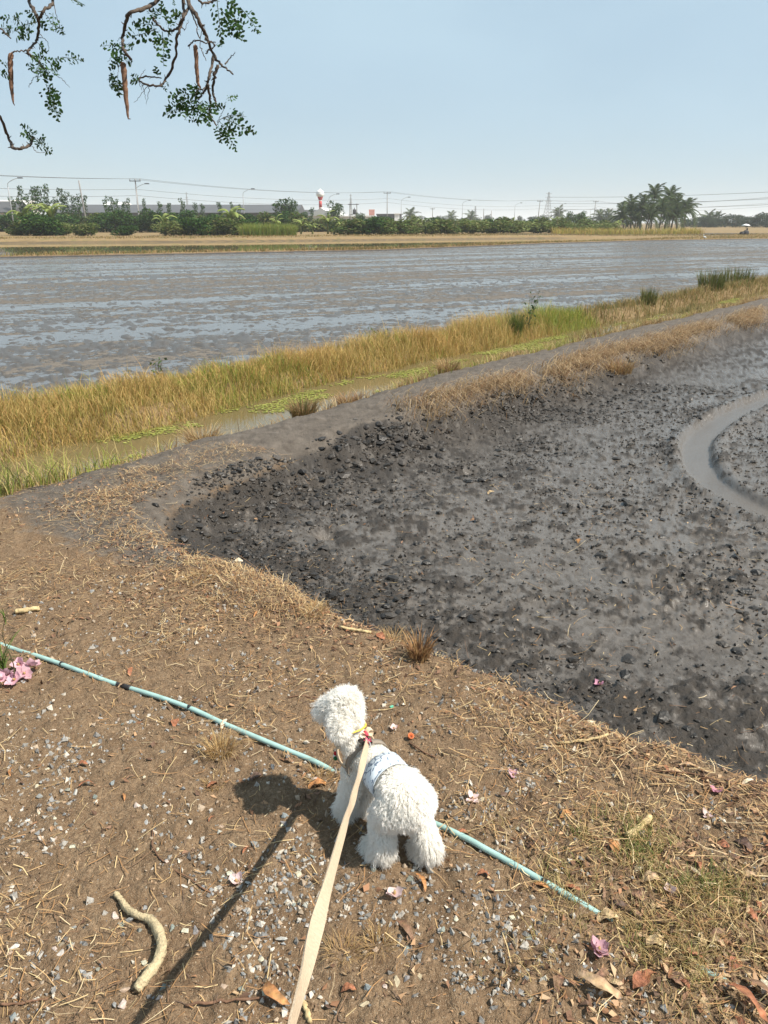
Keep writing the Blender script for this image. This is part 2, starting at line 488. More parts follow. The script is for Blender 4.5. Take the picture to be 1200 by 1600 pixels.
M_soil = mat_ground()
M_grass = mat_attr('dry_grass', 0.65, trans=0.35, spec=0.25)
M_leaf = mat_attr('foliage', 0.6, trans=0.30, spec=0.12)
M_straw = mat_attr('straw', 0.7, trans=0.12, spec=0.25)
M_stone = mat_attr('stone', 0.75, noise=0.25, nscale=160, spec=0.3, bump=0.3)
M_pebble = mat_attr('pebble', 0.75, noise=0.30, nscale=2.2, spec=0.3, bump=0.2)
M_bark = mat_attr('bark', 0.85, noise=0.35, nscale=60, spec=0.2, bump=0.6)
M_dryleaf = mat_attr('dead_leaf', 0.6, trans=0.15, noise=0.45, nscale=5, spec=0.3, bump=.6)
M_petal = mat_attr('petal', 0.6, trans=0.35, spec=0.2)
M_clod = mat_attr('wet_clod', 0.45, noise=0.3, nscale=90, spec=0.45, bump=0.5)
M_paint = mat_attr('painted_surface', 0.6, noise=0.12, nscale=3, spec=0.3)
# ---------------------------------------------------------------- the lie of the land
DX, DY = 0.65, 0.76                        # the bund runs along (DX, DY); s along it, t to its left
def to_st(x, y): return x * DX + y * DY, -x * DY + y * DX
def from_st(s, t): return s * DX - t * DY, s * DY + t * DX

BANK_X = [-400, -60, -20, -11, 0, 14, 27, 43, 80, 400]
BANK_Y = [-60, 19, 42.2, 47.4, 54, 71, 83, 92, 110, 260]
def bank_y(x): return np.interp(x, BANK_X, BANK_Y)
def pond_y(x): return np.interp(x, [-400, -60, -35, -19, 0, 15, 40, 400], [10, 61, 74.6, 80, 89, 96.5, 106, 260])

RUT = np.array([(6.6, 10.0), (5.4, 9.15), (4.0, 7.86), (3.23, 7.05), (2.72, 6.37), (2.47, 5.87), (2.32, 5.33), (2.30, 4.92), (2.40, 4.48), (2.66, 4.0), (3.1, 3.5)])
RUTS = spline(RUT, 80)
def rut_dist(x, y):
    """distance to the wheel rut and which side (positive: inside its curve)"""
    d = np.full(np.shape(x), 9.0); sgn = np.zeros(np.shape(x))
    sel = (x > 1.2) & (x < 8) & (y > 2.5) & (y < 11.5)
    if not np.any(sel): return d, sgn
    xs, ys = x[sel], y[sel]; best = np.full(xs.shape, 1e9); sg = np.zeros(xs.shape)
    for i in range(len(RUTS) - 1):
        a = RUTS[i]; b = RUTS[i + 1]; ab = b - a; L2 = ab.dot(ab)
        k = np.clip(((xs - a[0]) * ab[0] + (ys - a[1]) * ab[1]) / L2, 0, 1)
        ex = xs - a[0] - k * ab[0]; ey = ys - a[1] - k * ab[1]; dd = np.hypot(ex, ey)
        cr = ab[0] * ey - ab[1] * ex
        m = dd < best; best[m] = dd[m]; sg[m] = np.sign(cr)[m]
    d[sel] = best; sgn[sel] = sg
    return d, sgn

def land(x, y, detail=True):
    """height and surface masks at ground points"""
    x = np.asarray(x, float); y = np.asarray(y, float)
    r = np.hypot(x, y)
    s, t = to_st(x, y)
    w1 = fbm(x * 1.3, y * 1.3, 3, 5) - 0.5; w2 = fbm(x * 4.2, y * 4.2, 3, 9) - 0.5; w3 = fbm(x * 1.3, y * 1.3, 3, 77) - 0.5
    s2 = s + 0.20 * w1 + 0.14 * w2; t2 = t + 0.20 * w3 + 0.12 * w2
    # the wet paddy on the right, a rectangle with a rounded corner
    a = s2 - 2.10; b = 3.80 - t2; RR = 0.85
    D = np.where((a < RR) & (b < RR), RR - np.hypot(np.maximum(RR - a, 0), np.maximum(RR - b, 0)), np.minimum(a, b))
    mud = sst(-0.08, 0.10, D)
    near = np.exp(-(r / 14.0) ** 2)
    z = np.zeros_like(x)
    z += 0.035 * w1 + 0.012 * w2
    z += -0.19 * sst(-0.16, 0.26, D)
    # bund, trodden on top
    tl = 4.40 + 0.40 * sst(3.5, 7.0, s) + 0.16 * w2
    tr = 3.80 + 0.10 * w2
    pathm = sst(tr - 0.25, tr + 0.1, t) * (1 - sst(tl - 0.05, tl + 0.35, t)) * sst(1.5, 2.2, s + 0.35 * w1)
    pathm = np.maximum(pathm, 0.85 * sst(1.35, 2.0, s2) * sst(2.5, 3.1, t) * (1 - mud) * (1 - sst(4.3, 4.7, t)))
    z += 0.05 * np.exp(-((t - 4.25) / 0.45) ** 2) * sst(2.0, 3.5, s)
    # cut bank of black clods where the bund meets the mud
    heap = np.exp(-((s - 4.35) / 0.55) ** 2 - ((t - 3.72) / 0.22) ** 2) + 0.7 * np.exp(-((s - 3.35) / 0.5) ** 2 - ((t - 3.5) / 0.25) ** 2)
    z += heap * (0.06 + 0.09 * w2)
    mud = np.maximum(mud, sst(0.35, 0.6, heap))
    # ditch and the grassy bank beyond it
    z = np.where(t > 4.0, z - 0.32 * sst(tl - .05, 5.25 + .3 * sst(4, 7, s) + 0.25 * w1, t) + 0.24 * sst(5.72, 6.25, t + 0.25 * w1 - .30 * sst(3.6, 6.0, s)) - 0.20 * sst(6.75, 7.2, t + 0.2 * w1), z)
    verge = sst(4.75, 5.0, t) * (1 - sst(7.0, 7.25, t))
    # the flooded paddy beyond: puddled mud in long furrows
    yb = bank_y(x); B = y - yb
    field = sst(7.0, 7.25, t) * (1 - sst(-0.3, 0.3, B))
    fu = (x * 0.88 + y * 0.47); fv = (-x * 0.47 + y * 0.88)
    k = (t > 6.9) & (B < 1.5)
    zf = np.zeros_like(x)
    if np.any(k):
        u_, v_ = fu[k], fv[k]
        f1 = fbm(u_ * 0.07, v_ * 0.42, 4, 21) - 0.5
        f2 = fbm(x[k] * 0.9 + 3, y[k] * 1.1, 4, 22, 0.6) - 0.5
        f3 = fbm(x[k] * 4.3, y[k] * 4.3, 3, 23, 0.6) - 0.5
        f4 = fbm(u_ * 0.03 + 7, v_ * 0.16, 3, 29) - 0.5
        f5 = 0.5 + 0.5 * np.cos(v_ * 2.05 + 2.2 * f1)
        q = 0.026 * f1 + 0.016 * f2 + 0.075 * f3 + 0.075 * (fbm(x[k] * 10, y[k] * 10, 2, 24, .6) - .5) + 0.026 * f4 + 0.010 * (f5 - 0.5)
        q += 0.022 * np.exp(-((t[k] - 7.4) / 0.9) ** 2)
        zf[k] = np.maximum(q, -0.05) + 0.02 * np.clip(q, 0, 1) * (vn(x[k] * 11, y[k] * 11, 4))
    z = np.where(k, z * (1 - field) + field * (-0.263 + zf), z)
    mud = np.maximum(mud, field)
    # far bank, pond, second bank, dry ground to the horizon
    k2 = B > -1.0
    yp = pond_y(x); pw = sst(34, 18, x)
    zb = -0.25 + 0.09 * sst(-0.2, 0.9, B) - 0.44 * sst(2.4, 4.2, B) * pw + 0.63 * sst(-0.9, 0.9, y - yp) * pw + 0.03 * (w1 + w2)
    zb = zb + 0.06 * sst(0.0, 1.0, y - yp - 1.5) * (1 - sst(3, 6, y - yp))
    z = np.where(k2, np.where(B > 0.6, zb, z * (1 - sst(-1, 0.6, B)) + zb * sst(-1, 0.6, B)), z)
    turf = sst(0.5, 1.2, B)
    strip = sst(6, 9, y - yp) * (1 - sst(22, 26, y - yp)) * sst(6, 22, x)
    mud = np.where(k2, np.maximum(mud * (1 - turf), 0.75 * strip), mud)
    mud = np.maximum(mud, np.where(k2, 0.9 * np.exp(-((B - 0.15) / 0.55) ** 2), 0))
    mud = np.maximum(mud, np.where(k2, 0.62 * np.exp(-((y - yp - 0.1) / 0.35) ** 2) * pw, 0))
    turf = np.maximum(turf, 0.75 * verge)
    z = np.where(r > 260, 0.02, z)
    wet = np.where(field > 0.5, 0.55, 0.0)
    rightmud = mud * (t < 4.1) * (B < -1)
    if detail:
        kn = (r < 30) & (t < 7.2)
        xs, ys = x[kn], y[kn]
        fade = 1 / (1 + (r[kn] / 9) ** 2)
        dt = 0.022 * (fbm(xs * 9, ys * 9, 3, 41) - 0.5) + 0.017 * (fbm(xs * 33, ys * 33, 3, 42) - 0.5) + 0.007 * (fbm(xs * 90, ys * 90, 2, 43) - 0.5)
        n1 = fbm(xs * 2.1, ys * 2.1, 3, 51)
        n2 = 0.55 * fbm(xs * 8.5, ys * 8.5, 4, 52, 0.7) + 0.45 * fbm(xs * 21, ys * 21, 3, 55, 0.65)
        n3 = fbm(xs * 34, ys * 34, 2, 53, 0.6)
        edge = np.exp(-np.clip(D[kn], 0, 9) / 0.60)
        lump = np.clip(n2 - 0.52 + 0.13 * edge + 0.34 * (n1 - 0.5), 0, 1)
        n4 = fbm(xs * 75, ys * 75, 2, 54, 0.6)
        gm = 0.046 * lump * (0.45 + 0.7 * n3 + .4 * n4) + 0.006 * (n4 - .5) * (.3 + sst(0, .05, lump)) + 0.011 * (n3 - 0.5) * (0.35 + 1.2 * sst(0.0, 0.05, lump) + 0.8 * edge) + 0.030 * (n1 - 0.5)
        rd, sg = rut_dist(xs, ys)
        rm = 1 - sst(0.095, 0.135, rd + 0.02 * (n2 - 0.5))
        gm = gm * (1 - rm) - 0.030 * rm + 0.030 * np.exp(-((rd - 0.17) / 0.05) ** 2) * (0.4 + n2)
        inside = (sg < 0) & (rd < 1.6)
        gm = gm + np.where(inside & (rd > 0.12), 0.012 * (n3 - 0.3), 0)
        m_ = rightmud[kn]
        # two footprints trodden in
        for (fx, fy, rw) in ((0.27, 5.95, 0.09), (0.62, 5.35, 0.10), (-0.33, 4.15, 0.07)):
            gm = gm - 0.07 * np.exp(-(((xs - fx) / rw) ** 2 + ((ys - fy) / (rw * 0.8)) ** 2))
        z[kn] += dt * (1 - m_) + gm * m_
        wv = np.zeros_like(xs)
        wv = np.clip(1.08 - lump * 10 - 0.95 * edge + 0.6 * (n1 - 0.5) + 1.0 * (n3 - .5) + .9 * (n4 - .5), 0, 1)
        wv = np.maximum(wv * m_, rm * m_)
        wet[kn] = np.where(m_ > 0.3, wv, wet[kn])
    return z, dict(mudm=mud, pathm=pathm * (1 - sst(6, 9, t)), turfm=turf, wet=wet)

def zland(x, y):
    return land(np.atleast_1d(np.asarray(x, float)), np.atleast_1d(np.asarray(y, float)))[0]

# one sheet, finer where it is near, split into the kinds of ground it is made of
th = np.concatenate([np.linspace(-180, -44, 34)[:-1], np.linspace(-43, 43, 720), np.linspace(44, 180, 34)[1:]])
rr_ = np.geomspace(0.6, 115, 4000)
meas = -np.degrees(np.arctan2(H, rr_)); w = meas * 1.0 + np.log(rr_) * 3.2
rows = np.interp(np.linspace(w[0], np.interp(42, rr_, w), 590), w, rr_)
rows = np.concatenate([rows, np.linspace(42, 115, 221)[1:]])
rows = np.concatenate([[0.02, 0.15, 0.3, 0.45], rows, np.geomspace(115, 5000, 34)[1:]])
TH, RW = np.meshgrid(np.radians(th), rows)
GX, GY = RW * np.sin(TH), RW * np.cos(TH)
gz, masks = land(GX.ravel(), GY.ravel())
nx = len(th); ny = len(rows)
GV = np.stack([GX.ravel(), GY.ravel(), gz], 1)
ii = (np.arange(ny - 1)[:, None] * nx + np.arange(nx - 1)[None, :]).ravel()
GQ = np.stack([ii, ii + 1, ii + nx + 1, ii + nx], 1)
fc = GV[GQ].mean(1); fs, ft = to_st(fc[:, 0], fc[:, 1])
fB = fc[:, 1] - bank_y(fc[:, 0]); fP = fc[:, 1] - pond_y(fc[:, 0])
fm = masks['mudm'][GQ].mean(1); fp = masks['pathm'][GQ].mean(1)
reg = np.zeros(len(GQ), int)                                   # dirt ground
reg[fp > 0.5] = 1
reg[(fm > 0.5) & (ft < 4.1)] = 2
reg[(ft > 4.75) & (fs > -20)] = 3
reg[(ft > 7.1) & (fB < 0.2)] = 4
reg[(fB >= 0.2)] = 5
reg[(fB >= 0.2) & (fP > 6)] = 6
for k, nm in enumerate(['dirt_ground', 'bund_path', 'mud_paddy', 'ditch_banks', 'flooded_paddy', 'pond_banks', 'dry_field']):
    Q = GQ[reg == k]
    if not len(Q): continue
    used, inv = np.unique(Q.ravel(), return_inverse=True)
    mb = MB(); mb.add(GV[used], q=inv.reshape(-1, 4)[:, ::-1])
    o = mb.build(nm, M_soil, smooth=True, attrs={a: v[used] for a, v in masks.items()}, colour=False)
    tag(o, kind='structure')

# ---------------------------------------------------------------- water
def sheet(name, pts, z, mat):
    me = bpy.data.meshes.new(name)
    me.from_pydata([(p[0], p[1], z) for p in pts], [], [list(range(len(pts)))])
    me.materials.append(mat); me.update()
    o = link(name, me); tag(o, kind='structure'); return o
M_wfield = mat_paddy()
M_wditch = mat_water('ditch_water', (0.105, 0.080, 0.035), 0.03, 0.05, 9.0, (0.17, 0.135, 0.07))
M_wpond = mat_water('pond_water', (0.17, 0.15, 0.08), 0.02, 0.008, 2.0)
edge_ = [from_st(s_, 6.95) for s_ in np.linspace(-6, 150, 40)]
far_ = [(x_, bank_y(x_) + 0.35) for x_ in np.linspace(88, -52, 60)]
sheet('paddy_water', edge_ + far_, -0.25, M_wfield)
sheet('ditch_water', [from_st(s_, 4.8) for s_ in np.linspace(-8, 70, 30)] + [from_st(s_, 6.55) for s_ in np.linspace(70, -8, 30)], -0.215, M_wditch)
sheet('pond_water', [(x_, bank_y(x_) + 2.7) for x_ in np.linspace(-75, 30, 40)] + [(x_, pond_y(x_) + 0.6) for x_ in np.linspace(30, -75, 40)], -0.28, M_wpond)
sheet('flooded_strip', [(62, 128), (118, 140), (140, 150), (140, 158), (66, 141)], 0.09, M_wpond)

# duckweed rafts on the ditch water
gs = np.arange(1.0, 24, 0.045); gt = np.arange(4.95, 6.25, 0.045)
S_, T_ = np.meshgrid(gs, gt, indexing='ij')
nz = fbm(S_ * 1.1, T_ * 2.6, 4, 61) + 0.17 * np.exp(-((T_ - 5.95) / 0.16) ** 2) + 0.26 * np.exp(-((S_ - 4.9) / .8) ** 2 - ((T_ - 5.70) / .22) ** 2) + .2 * np.exp(-((S_ - 3.2) / .5) ** 2 - ((T_ - 5.25) / .2) ** 2) - 0.05 * sst(8, 12, S_) - 0.10 * np.exp(-((T_ - 5.1) / 0.2) ** 2)
fine_ = vn(S_ * 24, T_ * 24, 62)
keep = (nz + 0.14 * (fine_ - 0.5)) > 0.69
px_, py_ = from_st(S_[keep], T_[keep])
mb = MB()
for rep in range(6):
    n = len(px_)
    P = np.stack([px_ + rng.uniform(-.045, .045, n), py_ + rng.uniform(-.045, .045, n), -0.211 + rng.uniform(0, .003, n)], 1)
    az = rng.uniform(0, 6.28, n); sz = rng.uniform(0.006, 0.017, n)
    V = np.zeros((n, 5, 3))
    for k in range(5):
        an = az + k * 1.2566
        V[:, k] = P + np.stack([np.cos(an) * sz, np.sin(an) * sz, rng.uniform(0, .004, n)], 1)
    o_ = (np.arange(n) * 5)[:, None]
    T = np.concatenate([o_ + [0, 1, 2], o_ + [0, 2, 3], o_ + [0, 3, 4]])
    mb.add(V.reshape(-1, 3), t=T, col=np.repeat(pick([(0.30, 0.31, 0.07), (0.34, 0.34, 0.10), (0.22, 0.24, 0.06)], n), 5, 0))
tag(mb.build('duckweed', M_leaf), 'yellow green duckweed floating in rafts on the ditch water', kind='stuff')

# ---------------------------------------------------------------- grass along the ditch
GOLD = [(0.58, 0.40, 0.16), (0.50, 0.34, 0.13), (0.54, 0.31, 0.12), (0.40, 0.33, 0.10), (0.27, 0.26, 0.06)]
def strip(n, s0, s1, t0, t1, dens=None):
    s = rng.uniform(s0, s1, n); t = rng.uniform(t0, t1, n)
    if dens is not None:
        k = rng.uniform(0, 1, n) < dens(s, t); s, t = s[k], t[k]
    x, y = from_st(s, t)
    return s, t, np.stack([x, y, zland(x, y) - 0.01], 1)

# tall golden grass on the far bank
s, t, P = strip(88000, 0.6, 13.2, 5.72, 7.12, lambda s, t: (t > 5.76 + .36 * sst(3.6, 6.0, s) + .16 * (fbm(s * 2.2, t * 0, 2, 70) - .5)) * (0.45 + 0.75 * fbm(s * 1.6, t * 2.0, 3, 71)) * (1 - 0.5 * sst(7, 13, s)))
n = len(P); patch = fbm(s * 0.8, t * 1.2, 3, 72); patch2 = fbm(s * 1.7 + 9, t * 1.2, 3, 73)
h = (0.10 + 0.40 * fbm(s * 1.7, t * 1.5, 3, 74)) * rng.uniform(0.45, 1.2, n) * np.where(rng.uniform(0, 1, n) < .03, 1.5, 1) * (.7 + .3 * sst(6.0, 6.5, t)) * (1 - 0.12 * sst(9, 13, s))
pr = np.clip((patch - 0.4) * 3, 0, 1)[:, None]
c0 = pick(GOLD, n, [.34, .26, .22, .11, .07]); c1 = pick([(0.20, 0.26, 0.05), (0.30, 0.33, 0.06), (0.40, 0.32, 0.08)], n)
gsel = (rng.uniform(0, 1, n) < 0.42 * sst(0.54, 0.68, patch2))[:, None] | (rng.uniform(0, 1, n) < sst(11.0, 12.2, s) * 0.85)[:, None]
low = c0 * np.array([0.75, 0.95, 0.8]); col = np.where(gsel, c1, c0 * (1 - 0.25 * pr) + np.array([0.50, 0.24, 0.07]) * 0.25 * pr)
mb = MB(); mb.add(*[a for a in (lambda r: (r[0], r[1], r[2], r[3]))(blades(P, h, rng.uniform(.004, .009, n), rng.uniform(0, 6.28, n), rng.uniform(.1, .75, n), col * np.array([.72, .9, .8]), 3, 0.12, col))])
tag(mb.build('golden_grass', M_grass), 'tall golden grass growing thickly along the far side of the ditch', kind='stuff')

# low dead verge further along
s, t, P = strip(26000, 13.0, 42, 6.0, 7.2, lambda s, t: 0.3 + 0.9 * fbm(s * .9, t * 2, 3, 75))
n = len(P); h = rng.uniform(.10, .30, n)
mb = MB(); mb.add(*blades(P, h, rng.uniform(.008, .016, n), rng.uniform(0, 6.28, n), rng.uniform(.2, .8, n), pick([(0.28, 0.20, 0.09), (0.22, 0.17, 0.07), (0.18, 0.19, 0.06), (0.36, 0.25, 0.11)], n), 2, 0.1))
tag(mb.build('brown_verge_grass', M_grass), 'low brown grass on the ditch bank towards the far right', kind='stuff')

# fresh green grass between path and ditch
def green(s, t):
    g = np.exp(-((s - 1.9) / 0.75) ** 2 - ((t - 4.95) / .45) ** 2) * 1.1
    for s0, t0, ws, wt in ((6.9, 5.2, .8, .22), (9.4, 5.3, .9, .22), (13.0, 5.4, 2.2, .25), (15.5, 5.45, 1.6, .25)):
        g = g + np.exp(-((s - s0) / ws) ** 2 - ((t - t0) / wt) ** 2)
    return g * (0.5 + fbm(s * 2, t * 3, 2, 76))
s, t, P = strip(60000, 0.6, 20, 4.5, 6.0, green)
n = len(P); h = rng.uniform(.07, .22, n) * (1 + 0.5 * np.exp(-((s - 1.9) / .8) ** 2))
mb = MB(); mb.add(*blades(P, h, rng.uniform(.004, .010, n), rng.uniform(0, 6.28, n), rng.uniform(.2, .9, n), pick([(0.27, 0.31, 0.06), (0.36, 0.35, 0.09), (0.21, 0.24, 0.05), (0.48, 0.38, 0.16), (0.42, 0.30, 0.14)], n), 3, 0.15))
tag(mb.build('green_ditch_grass', M_grass), 'fresh yellow green grass along the near edge of the ditch', kind='stuff')

# straw coloured stubble between path and ditch, and along the mud side of the bund
def stub(s, t): return (sst(4.55, 4.85, t - 0.2 * sst(4, 7, s)) * (1 - sst(5.15, 5.5, t))) * np.clip(2.6 * fbm(s * 1.6, t * 2.4, 3, 78) - 0.75, 0, 1)
s, t, P = strip(80000, 0.8, 26, 4.35, 5.6, stub)
n = len(P); h = rng.uniform(.04, .20, n)
BROWN = [(0.46, 0.33, 0.16), (0.36, 0.24, 0.11), (0.29, 0.17, 0.08), (0.55, 0.42, 0.22), (0.24, 0.15, 0.08)]
mb = MB(); mb.add(*blades(P, h, rng.uniform(.004, .009, n), rng.uniform(0, 6.28, n), rng.uniform(.3, 1.0, n), pick(BROWN, n), 3, 0.2))
tag(mb.build('ditch_stubble', M_grass), 'dry straw coloured stubble between the path and the ditch', kind='stuff')
def matg(s, t):
    return np.exp(-((t - 3.93 + 0.05 * np.sin(s * 2)) / .16) ** 2) * sst(4.6, 5.3, s) * np.clip(2.4 * fbm(s * 1.1, t * 2, 3, 79) - 0.55, 0, 1)
s, t, P = strip(66000, 4.4, 30, 3.5, 4.35, matg)
n = len(P); h = rng.uniform(.10, .30, n)
az = np.arctan2(-DX, DY) + rng.normal(0, .9, n)               # combed over towards the mud
mb = MB(); mb.add(*blades(P, h, rng.uniform(.004, .008, n), az, rng.uniform(.6, 1.25, n), pick([(0.44, 0.32, 0.18), (0.35, 0.23, 0.12), (0.27, 0.16, 0.085), (0.52, 0.39, 0.24)], n), 3, 0.45))
tag(mb.build('matted_dry_grass', M_grass), 'matted brown dead grass hanging over the edge of the mud paddy', kind='stuff')

# tussocks one can tell apart
def tussock(px, py, h, n, cols, spread, label, lean=(.1, .7), z0=-0.1, cat='grass tuft', group='tussocks along the ditch', wid=(.004, .009)):
    c = on_ground(px, py, z0); c[2] = zland(c[0], c[1])[0] - 0.01
    a = rng.uniform(0, 6.28, n); r = spread * np.sqrt(rng.uniform(0, 1, n))
    P = np.stack([np.cos(a) * r, np.sin(a) * r, np.zeros(n)], 1)
    mb = MB(); mb.add(*blades(P, h * rng.uniform(.5, 1.1, n), rng.uniform(*wid, n), a + rng.normal(0, .5, n), rng.uniform(*lean, n), pick(cols, n), 3, 0.12))
    o = mb.build('grass_tussock', M_grass); o.location = c
    return tag(o, label, cat, group)
DK = [(0.16, 0.13, 0.05), (0.11, 0.12, 0.04), (0.22, 0.17, 0.07)]
GN = [(0.10, 0.13, 0.03), (0.14, 0.17, 0.04), (0.08, 0.10, 0.03)]
RD = [(0.30, 0.17, 0.08), (0.38, 0.24, 0.11), (0.22, 0.12, 0.06)]
tussock(318, 690, .26, 420, BROWN, .10, 'straw coloured tussock on the left ditch edge by the duckweed', (.3, 1.1))
tussock(474, 660, .24, 420, RD + DK, .09, 'dark brown tussock on the path edge in front of muddy ditch water', (.2, .9))
tussock(545, 632, .20, 320, RD, .10, 'reddish brown tuft right of the dark brown path edge tussock', (.3, 1.0))
tussock(700, 590, .22, 340, RD + BROWN, .11, 'russet tuft right of the first bright green ditch grass', (.3, .9))
tussock(805, 530, .52, 260, GN, .09, 'tall dark green rush clump breaking the golden grass', (.05, .35), -.2, wid=(.006, .012))
tussock(909, 536, .34, 300, DK + RD, .13, 'short dark rush clump standing in the ditch past the golden grass', (.05, .5), -.2, wid=(.006, .012))
tussock(940, 528, .36, 340, RD + DK, .22, 'wide reddish sedge clump on the near ditch bank', (.1, .7), -.2, wid=(.006, .012))
tussock(1012, 484, .42, 260, GN + DK, .16, 'narrow upright dark clump on the far ditch bank', (.05, .3), -.2, wid=(.008, .015))
tussock(1081, 488, .34, 280, DK, .22, 'brown green clump at the near edge of the narrowing ditch', (.1, .6), -.2, wid=(.008, .015))
tussock(1108, 462, .62, 320, GN + DK, .30, 'dark reed clump at the far right end of the ditch', (.05, .4), -.2, wid=(.01, .02))
tussock(1150, 452, .62, 340, GN + DK, .40, 'wide dark reed clump furthest along the ditch at the right', (.05, .4), -.2, wid=(.01, .02))
tussock(965, 575, .20, 380, RD + BROWN, .16, 'dense brown tussock on the mud side of the bund', (.3, 1.1), -.05, group='tussocks along the bund')
tussock(655, 1045, .13, 140, RD, .035, 'small russet tuft where the near dirt meets the mud', (.1, .7), -.05, group='tussocks along the bund')
# dark leafy weeds poking out of the golden grass
def weed(px, py, h, label):
    c = on_ground(px, py, -.15); c[2] = zland(c[0], c[1])[0]
    rt = empty('leafy_weed', c); tag(rt, label, 'weed', 'leafy weeds in the golden grass')
    ms, ml = MB(), MB()
    for k in range(5):
        a = rng.uniform(0, 6.28); l = h * rng.uniform(.7, 1.0)
        Q = spline([(0, 0, 0), (math.cos(a) * l * .12, math.sin(a) * l * .12, l * .5), (math.cos(a) * l * .3, math.sin(a) * l * .3, l)], 8)
        V, q, t_ = tube(Q, np.linspace(.006, .002, 8), 4); ms.add(V, q, t_, (0.10, 0.10, 0.04))
        m = 13; i = rng.integers(2, 8, m)
        V, q, cc = rand_quads(Q[i] + rng.normal(0, .035, (m, 3)), rng.uniform(.018, .036, m), vary((0.07, 0.11, 0.04), m, .3), 0.3)
        ml.add(V, q, None, cc)
    ms.build('stem', M_bark, rt); ml.build('foliage', M_leaf, rt)
weed(592, 545, .42, 'dark leafy weed poking above the golden grass in the middle')
weed(246, 612, .38, 'thin leafy weed at the back of the golden grass on the left')
weed(822, 520, .62, 'leafy weed beside the dark green rush clump')
# ---------------------------------------------------------------- air between here and the far trees
def haze_box():
    m, N, L, out = nmat('haze')
    pv = N.new('ShaderNodeVolumePrincipled'); pv.inputs['Density'].default_value = HAZE
    pv.inputs['Color'].default_value = (0.93, 0.96, 1.0, 1); pv.inputs['Anisotropy'].default_value = 0.1
    L.new(pv.outputs['Volume'], out.inputs['Volume'])
    mb = MB(); V, q = box((0, 2000, 24), (9800, 9800, 53)); mb.add(V, q)
    tag(mb.build('haze', m, colour=False), kind='stuff')

# ---------------------------------------------------------------- far side: shrubs, trees, palms
M_metal = mat_plain('grey_metal', (0.30, 0.31, 0.32), 0.5, 0.1, 3.0)
M_conc = mat_plain('pole_concrete', (0.24, 0.23, 0.22), 0.8, 0.15, 3.0)
M_dark = mat_plain('dark_metal', (0.05, 0.05, 0.055), 0.5, 0.1, 3.0)
M_roofg = mat_plain('grey_roof', (0.085, 0.085, 0.088), 0.6, 0.2, 0.15, stretch=(1, 1, 4))
M_wallp = mat_plain('pale_wall', (0.62, 0.60, 0.56), 0.8, 0.1, 0.3)
M_white = mat_plain('white_paint', (0.78, 0.78, 0.76), 0.5, 0.06, 0.6)
M_pink = mat_plain('pink_render', (0.55, 0.27, 0.22), 0.8, 0.1, 0.5)
M_red = mat_plain('red_paint', (0.45, 0.05, 0.05), 0.5, 0.12, 0.8)
M_glass = mat_plain('window_dark', (0.03, 0.035, 0.04), 0.15, 0.1, 1.0)
M_wire = mat_plain('wire', (0.10, 0.10, 0.10), 0.6, 0.1, 1.0)

def cloud_pts(lobes, n):
    """points through lobes (cx,cy,cz,rx,ry,rz), denser towards their skins"""
    L_ = np.asarray(lobes, float); vol = L_[:, 3] * L_[:, 4] * L_[:, 5]
    i = rng.choice(len(L_), n, p=vol / vol.sum())
    d = rng.normal(size=(n, 3)); d /= np.linalg.norm(d, axis=1)[:, None]
    r = rng.uniform(0.25, 1, n) ** 0.45 * rng.uniform(0.85, 1.1, n)
    return L_[i, :3] + d * r[:, None] * L_[i, 3:]

def crown_mesh(name, lobes, n, size, cols, flat=0.0):
    mb = MB(); P = cloud_pts(lobes, n)
    P = P[P[:, 2] > 0.03]
    V, q, c = rand_quads(P, rng.uniform(size * .6, size * 1.3, len(P)), pick(cols, len(P)), flat)
    mb.add(V, q, None, c); return mb.mesh(name, M_leaf)

G_DK = [(0.026, 0.070, 0.012), (0.038, 0.090, 0.015), (0.018, 0.048, 0.010), (0.060, 0.110, 0.022)]
G_OL = [(0.080, 0.125, 0.026), (0.105, 0.142, 0.034), (0.055, 0.095, 0.022), (0.145, 0.140, 0.050)]
G_LT = [(0.130, 0.170, 0.045), (0.100, 0.145, 0.035), (0.160, 0.190, 0.060), (0.190, 0.180, 0.070)]
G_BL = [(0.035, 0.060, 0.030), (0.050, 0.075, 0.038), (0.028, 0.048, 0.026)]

def shrub_lobes(w, h, n):
    out = []
    for k in range(n):
        x = rng.uniform(-w, w) * .62; y = rng.uniform(-w, w) * .45
        r = rng.uniform(.28, .5) * w; zz = rng.uniform(.22, .72) * h
        out.append((x, y, zz, r, r * .9, min(rng.uniform(.22, .38) * h, zz)))
    out.append((0, 0, .3 * h, w * .8, w * .6, .3 * h))
    return out
def shrub_proto(kind):
    cols = {'dark': G_DK, 'olive': G_OL, 'light': G_LT}[kind]
    crown = crown_mesh('shrub_foliage', shrub_lobes(1.7, 3.0, 11), 1900, .15, cols)
    ms = MB()
    for k in range(6):
        a = rng.uniform(0, 6.28); l = rng.uniform(.4, 1.2)
        V, q, t_ = tube(spline([(0.1 * math.cos(a), 0.1 * math.sin(a), -.1), (l * .4 * math.cos(a), l * .4 * math.sin(a), 1.0), (l * math.cos(a), l * math.sin(a), 2.3)], 5), np.linspace(.05, .012, 5), 4)
        ms.add(V, q, t_, (0.12, 0.09, 0.06))
    return crown, ms.mesh('shrub_stems', M_bark)
SHR = {k: [shrub_proto(k) for _ in range(3)] for k in ('dark', 'olive', 'light')}
n_sh = [0]
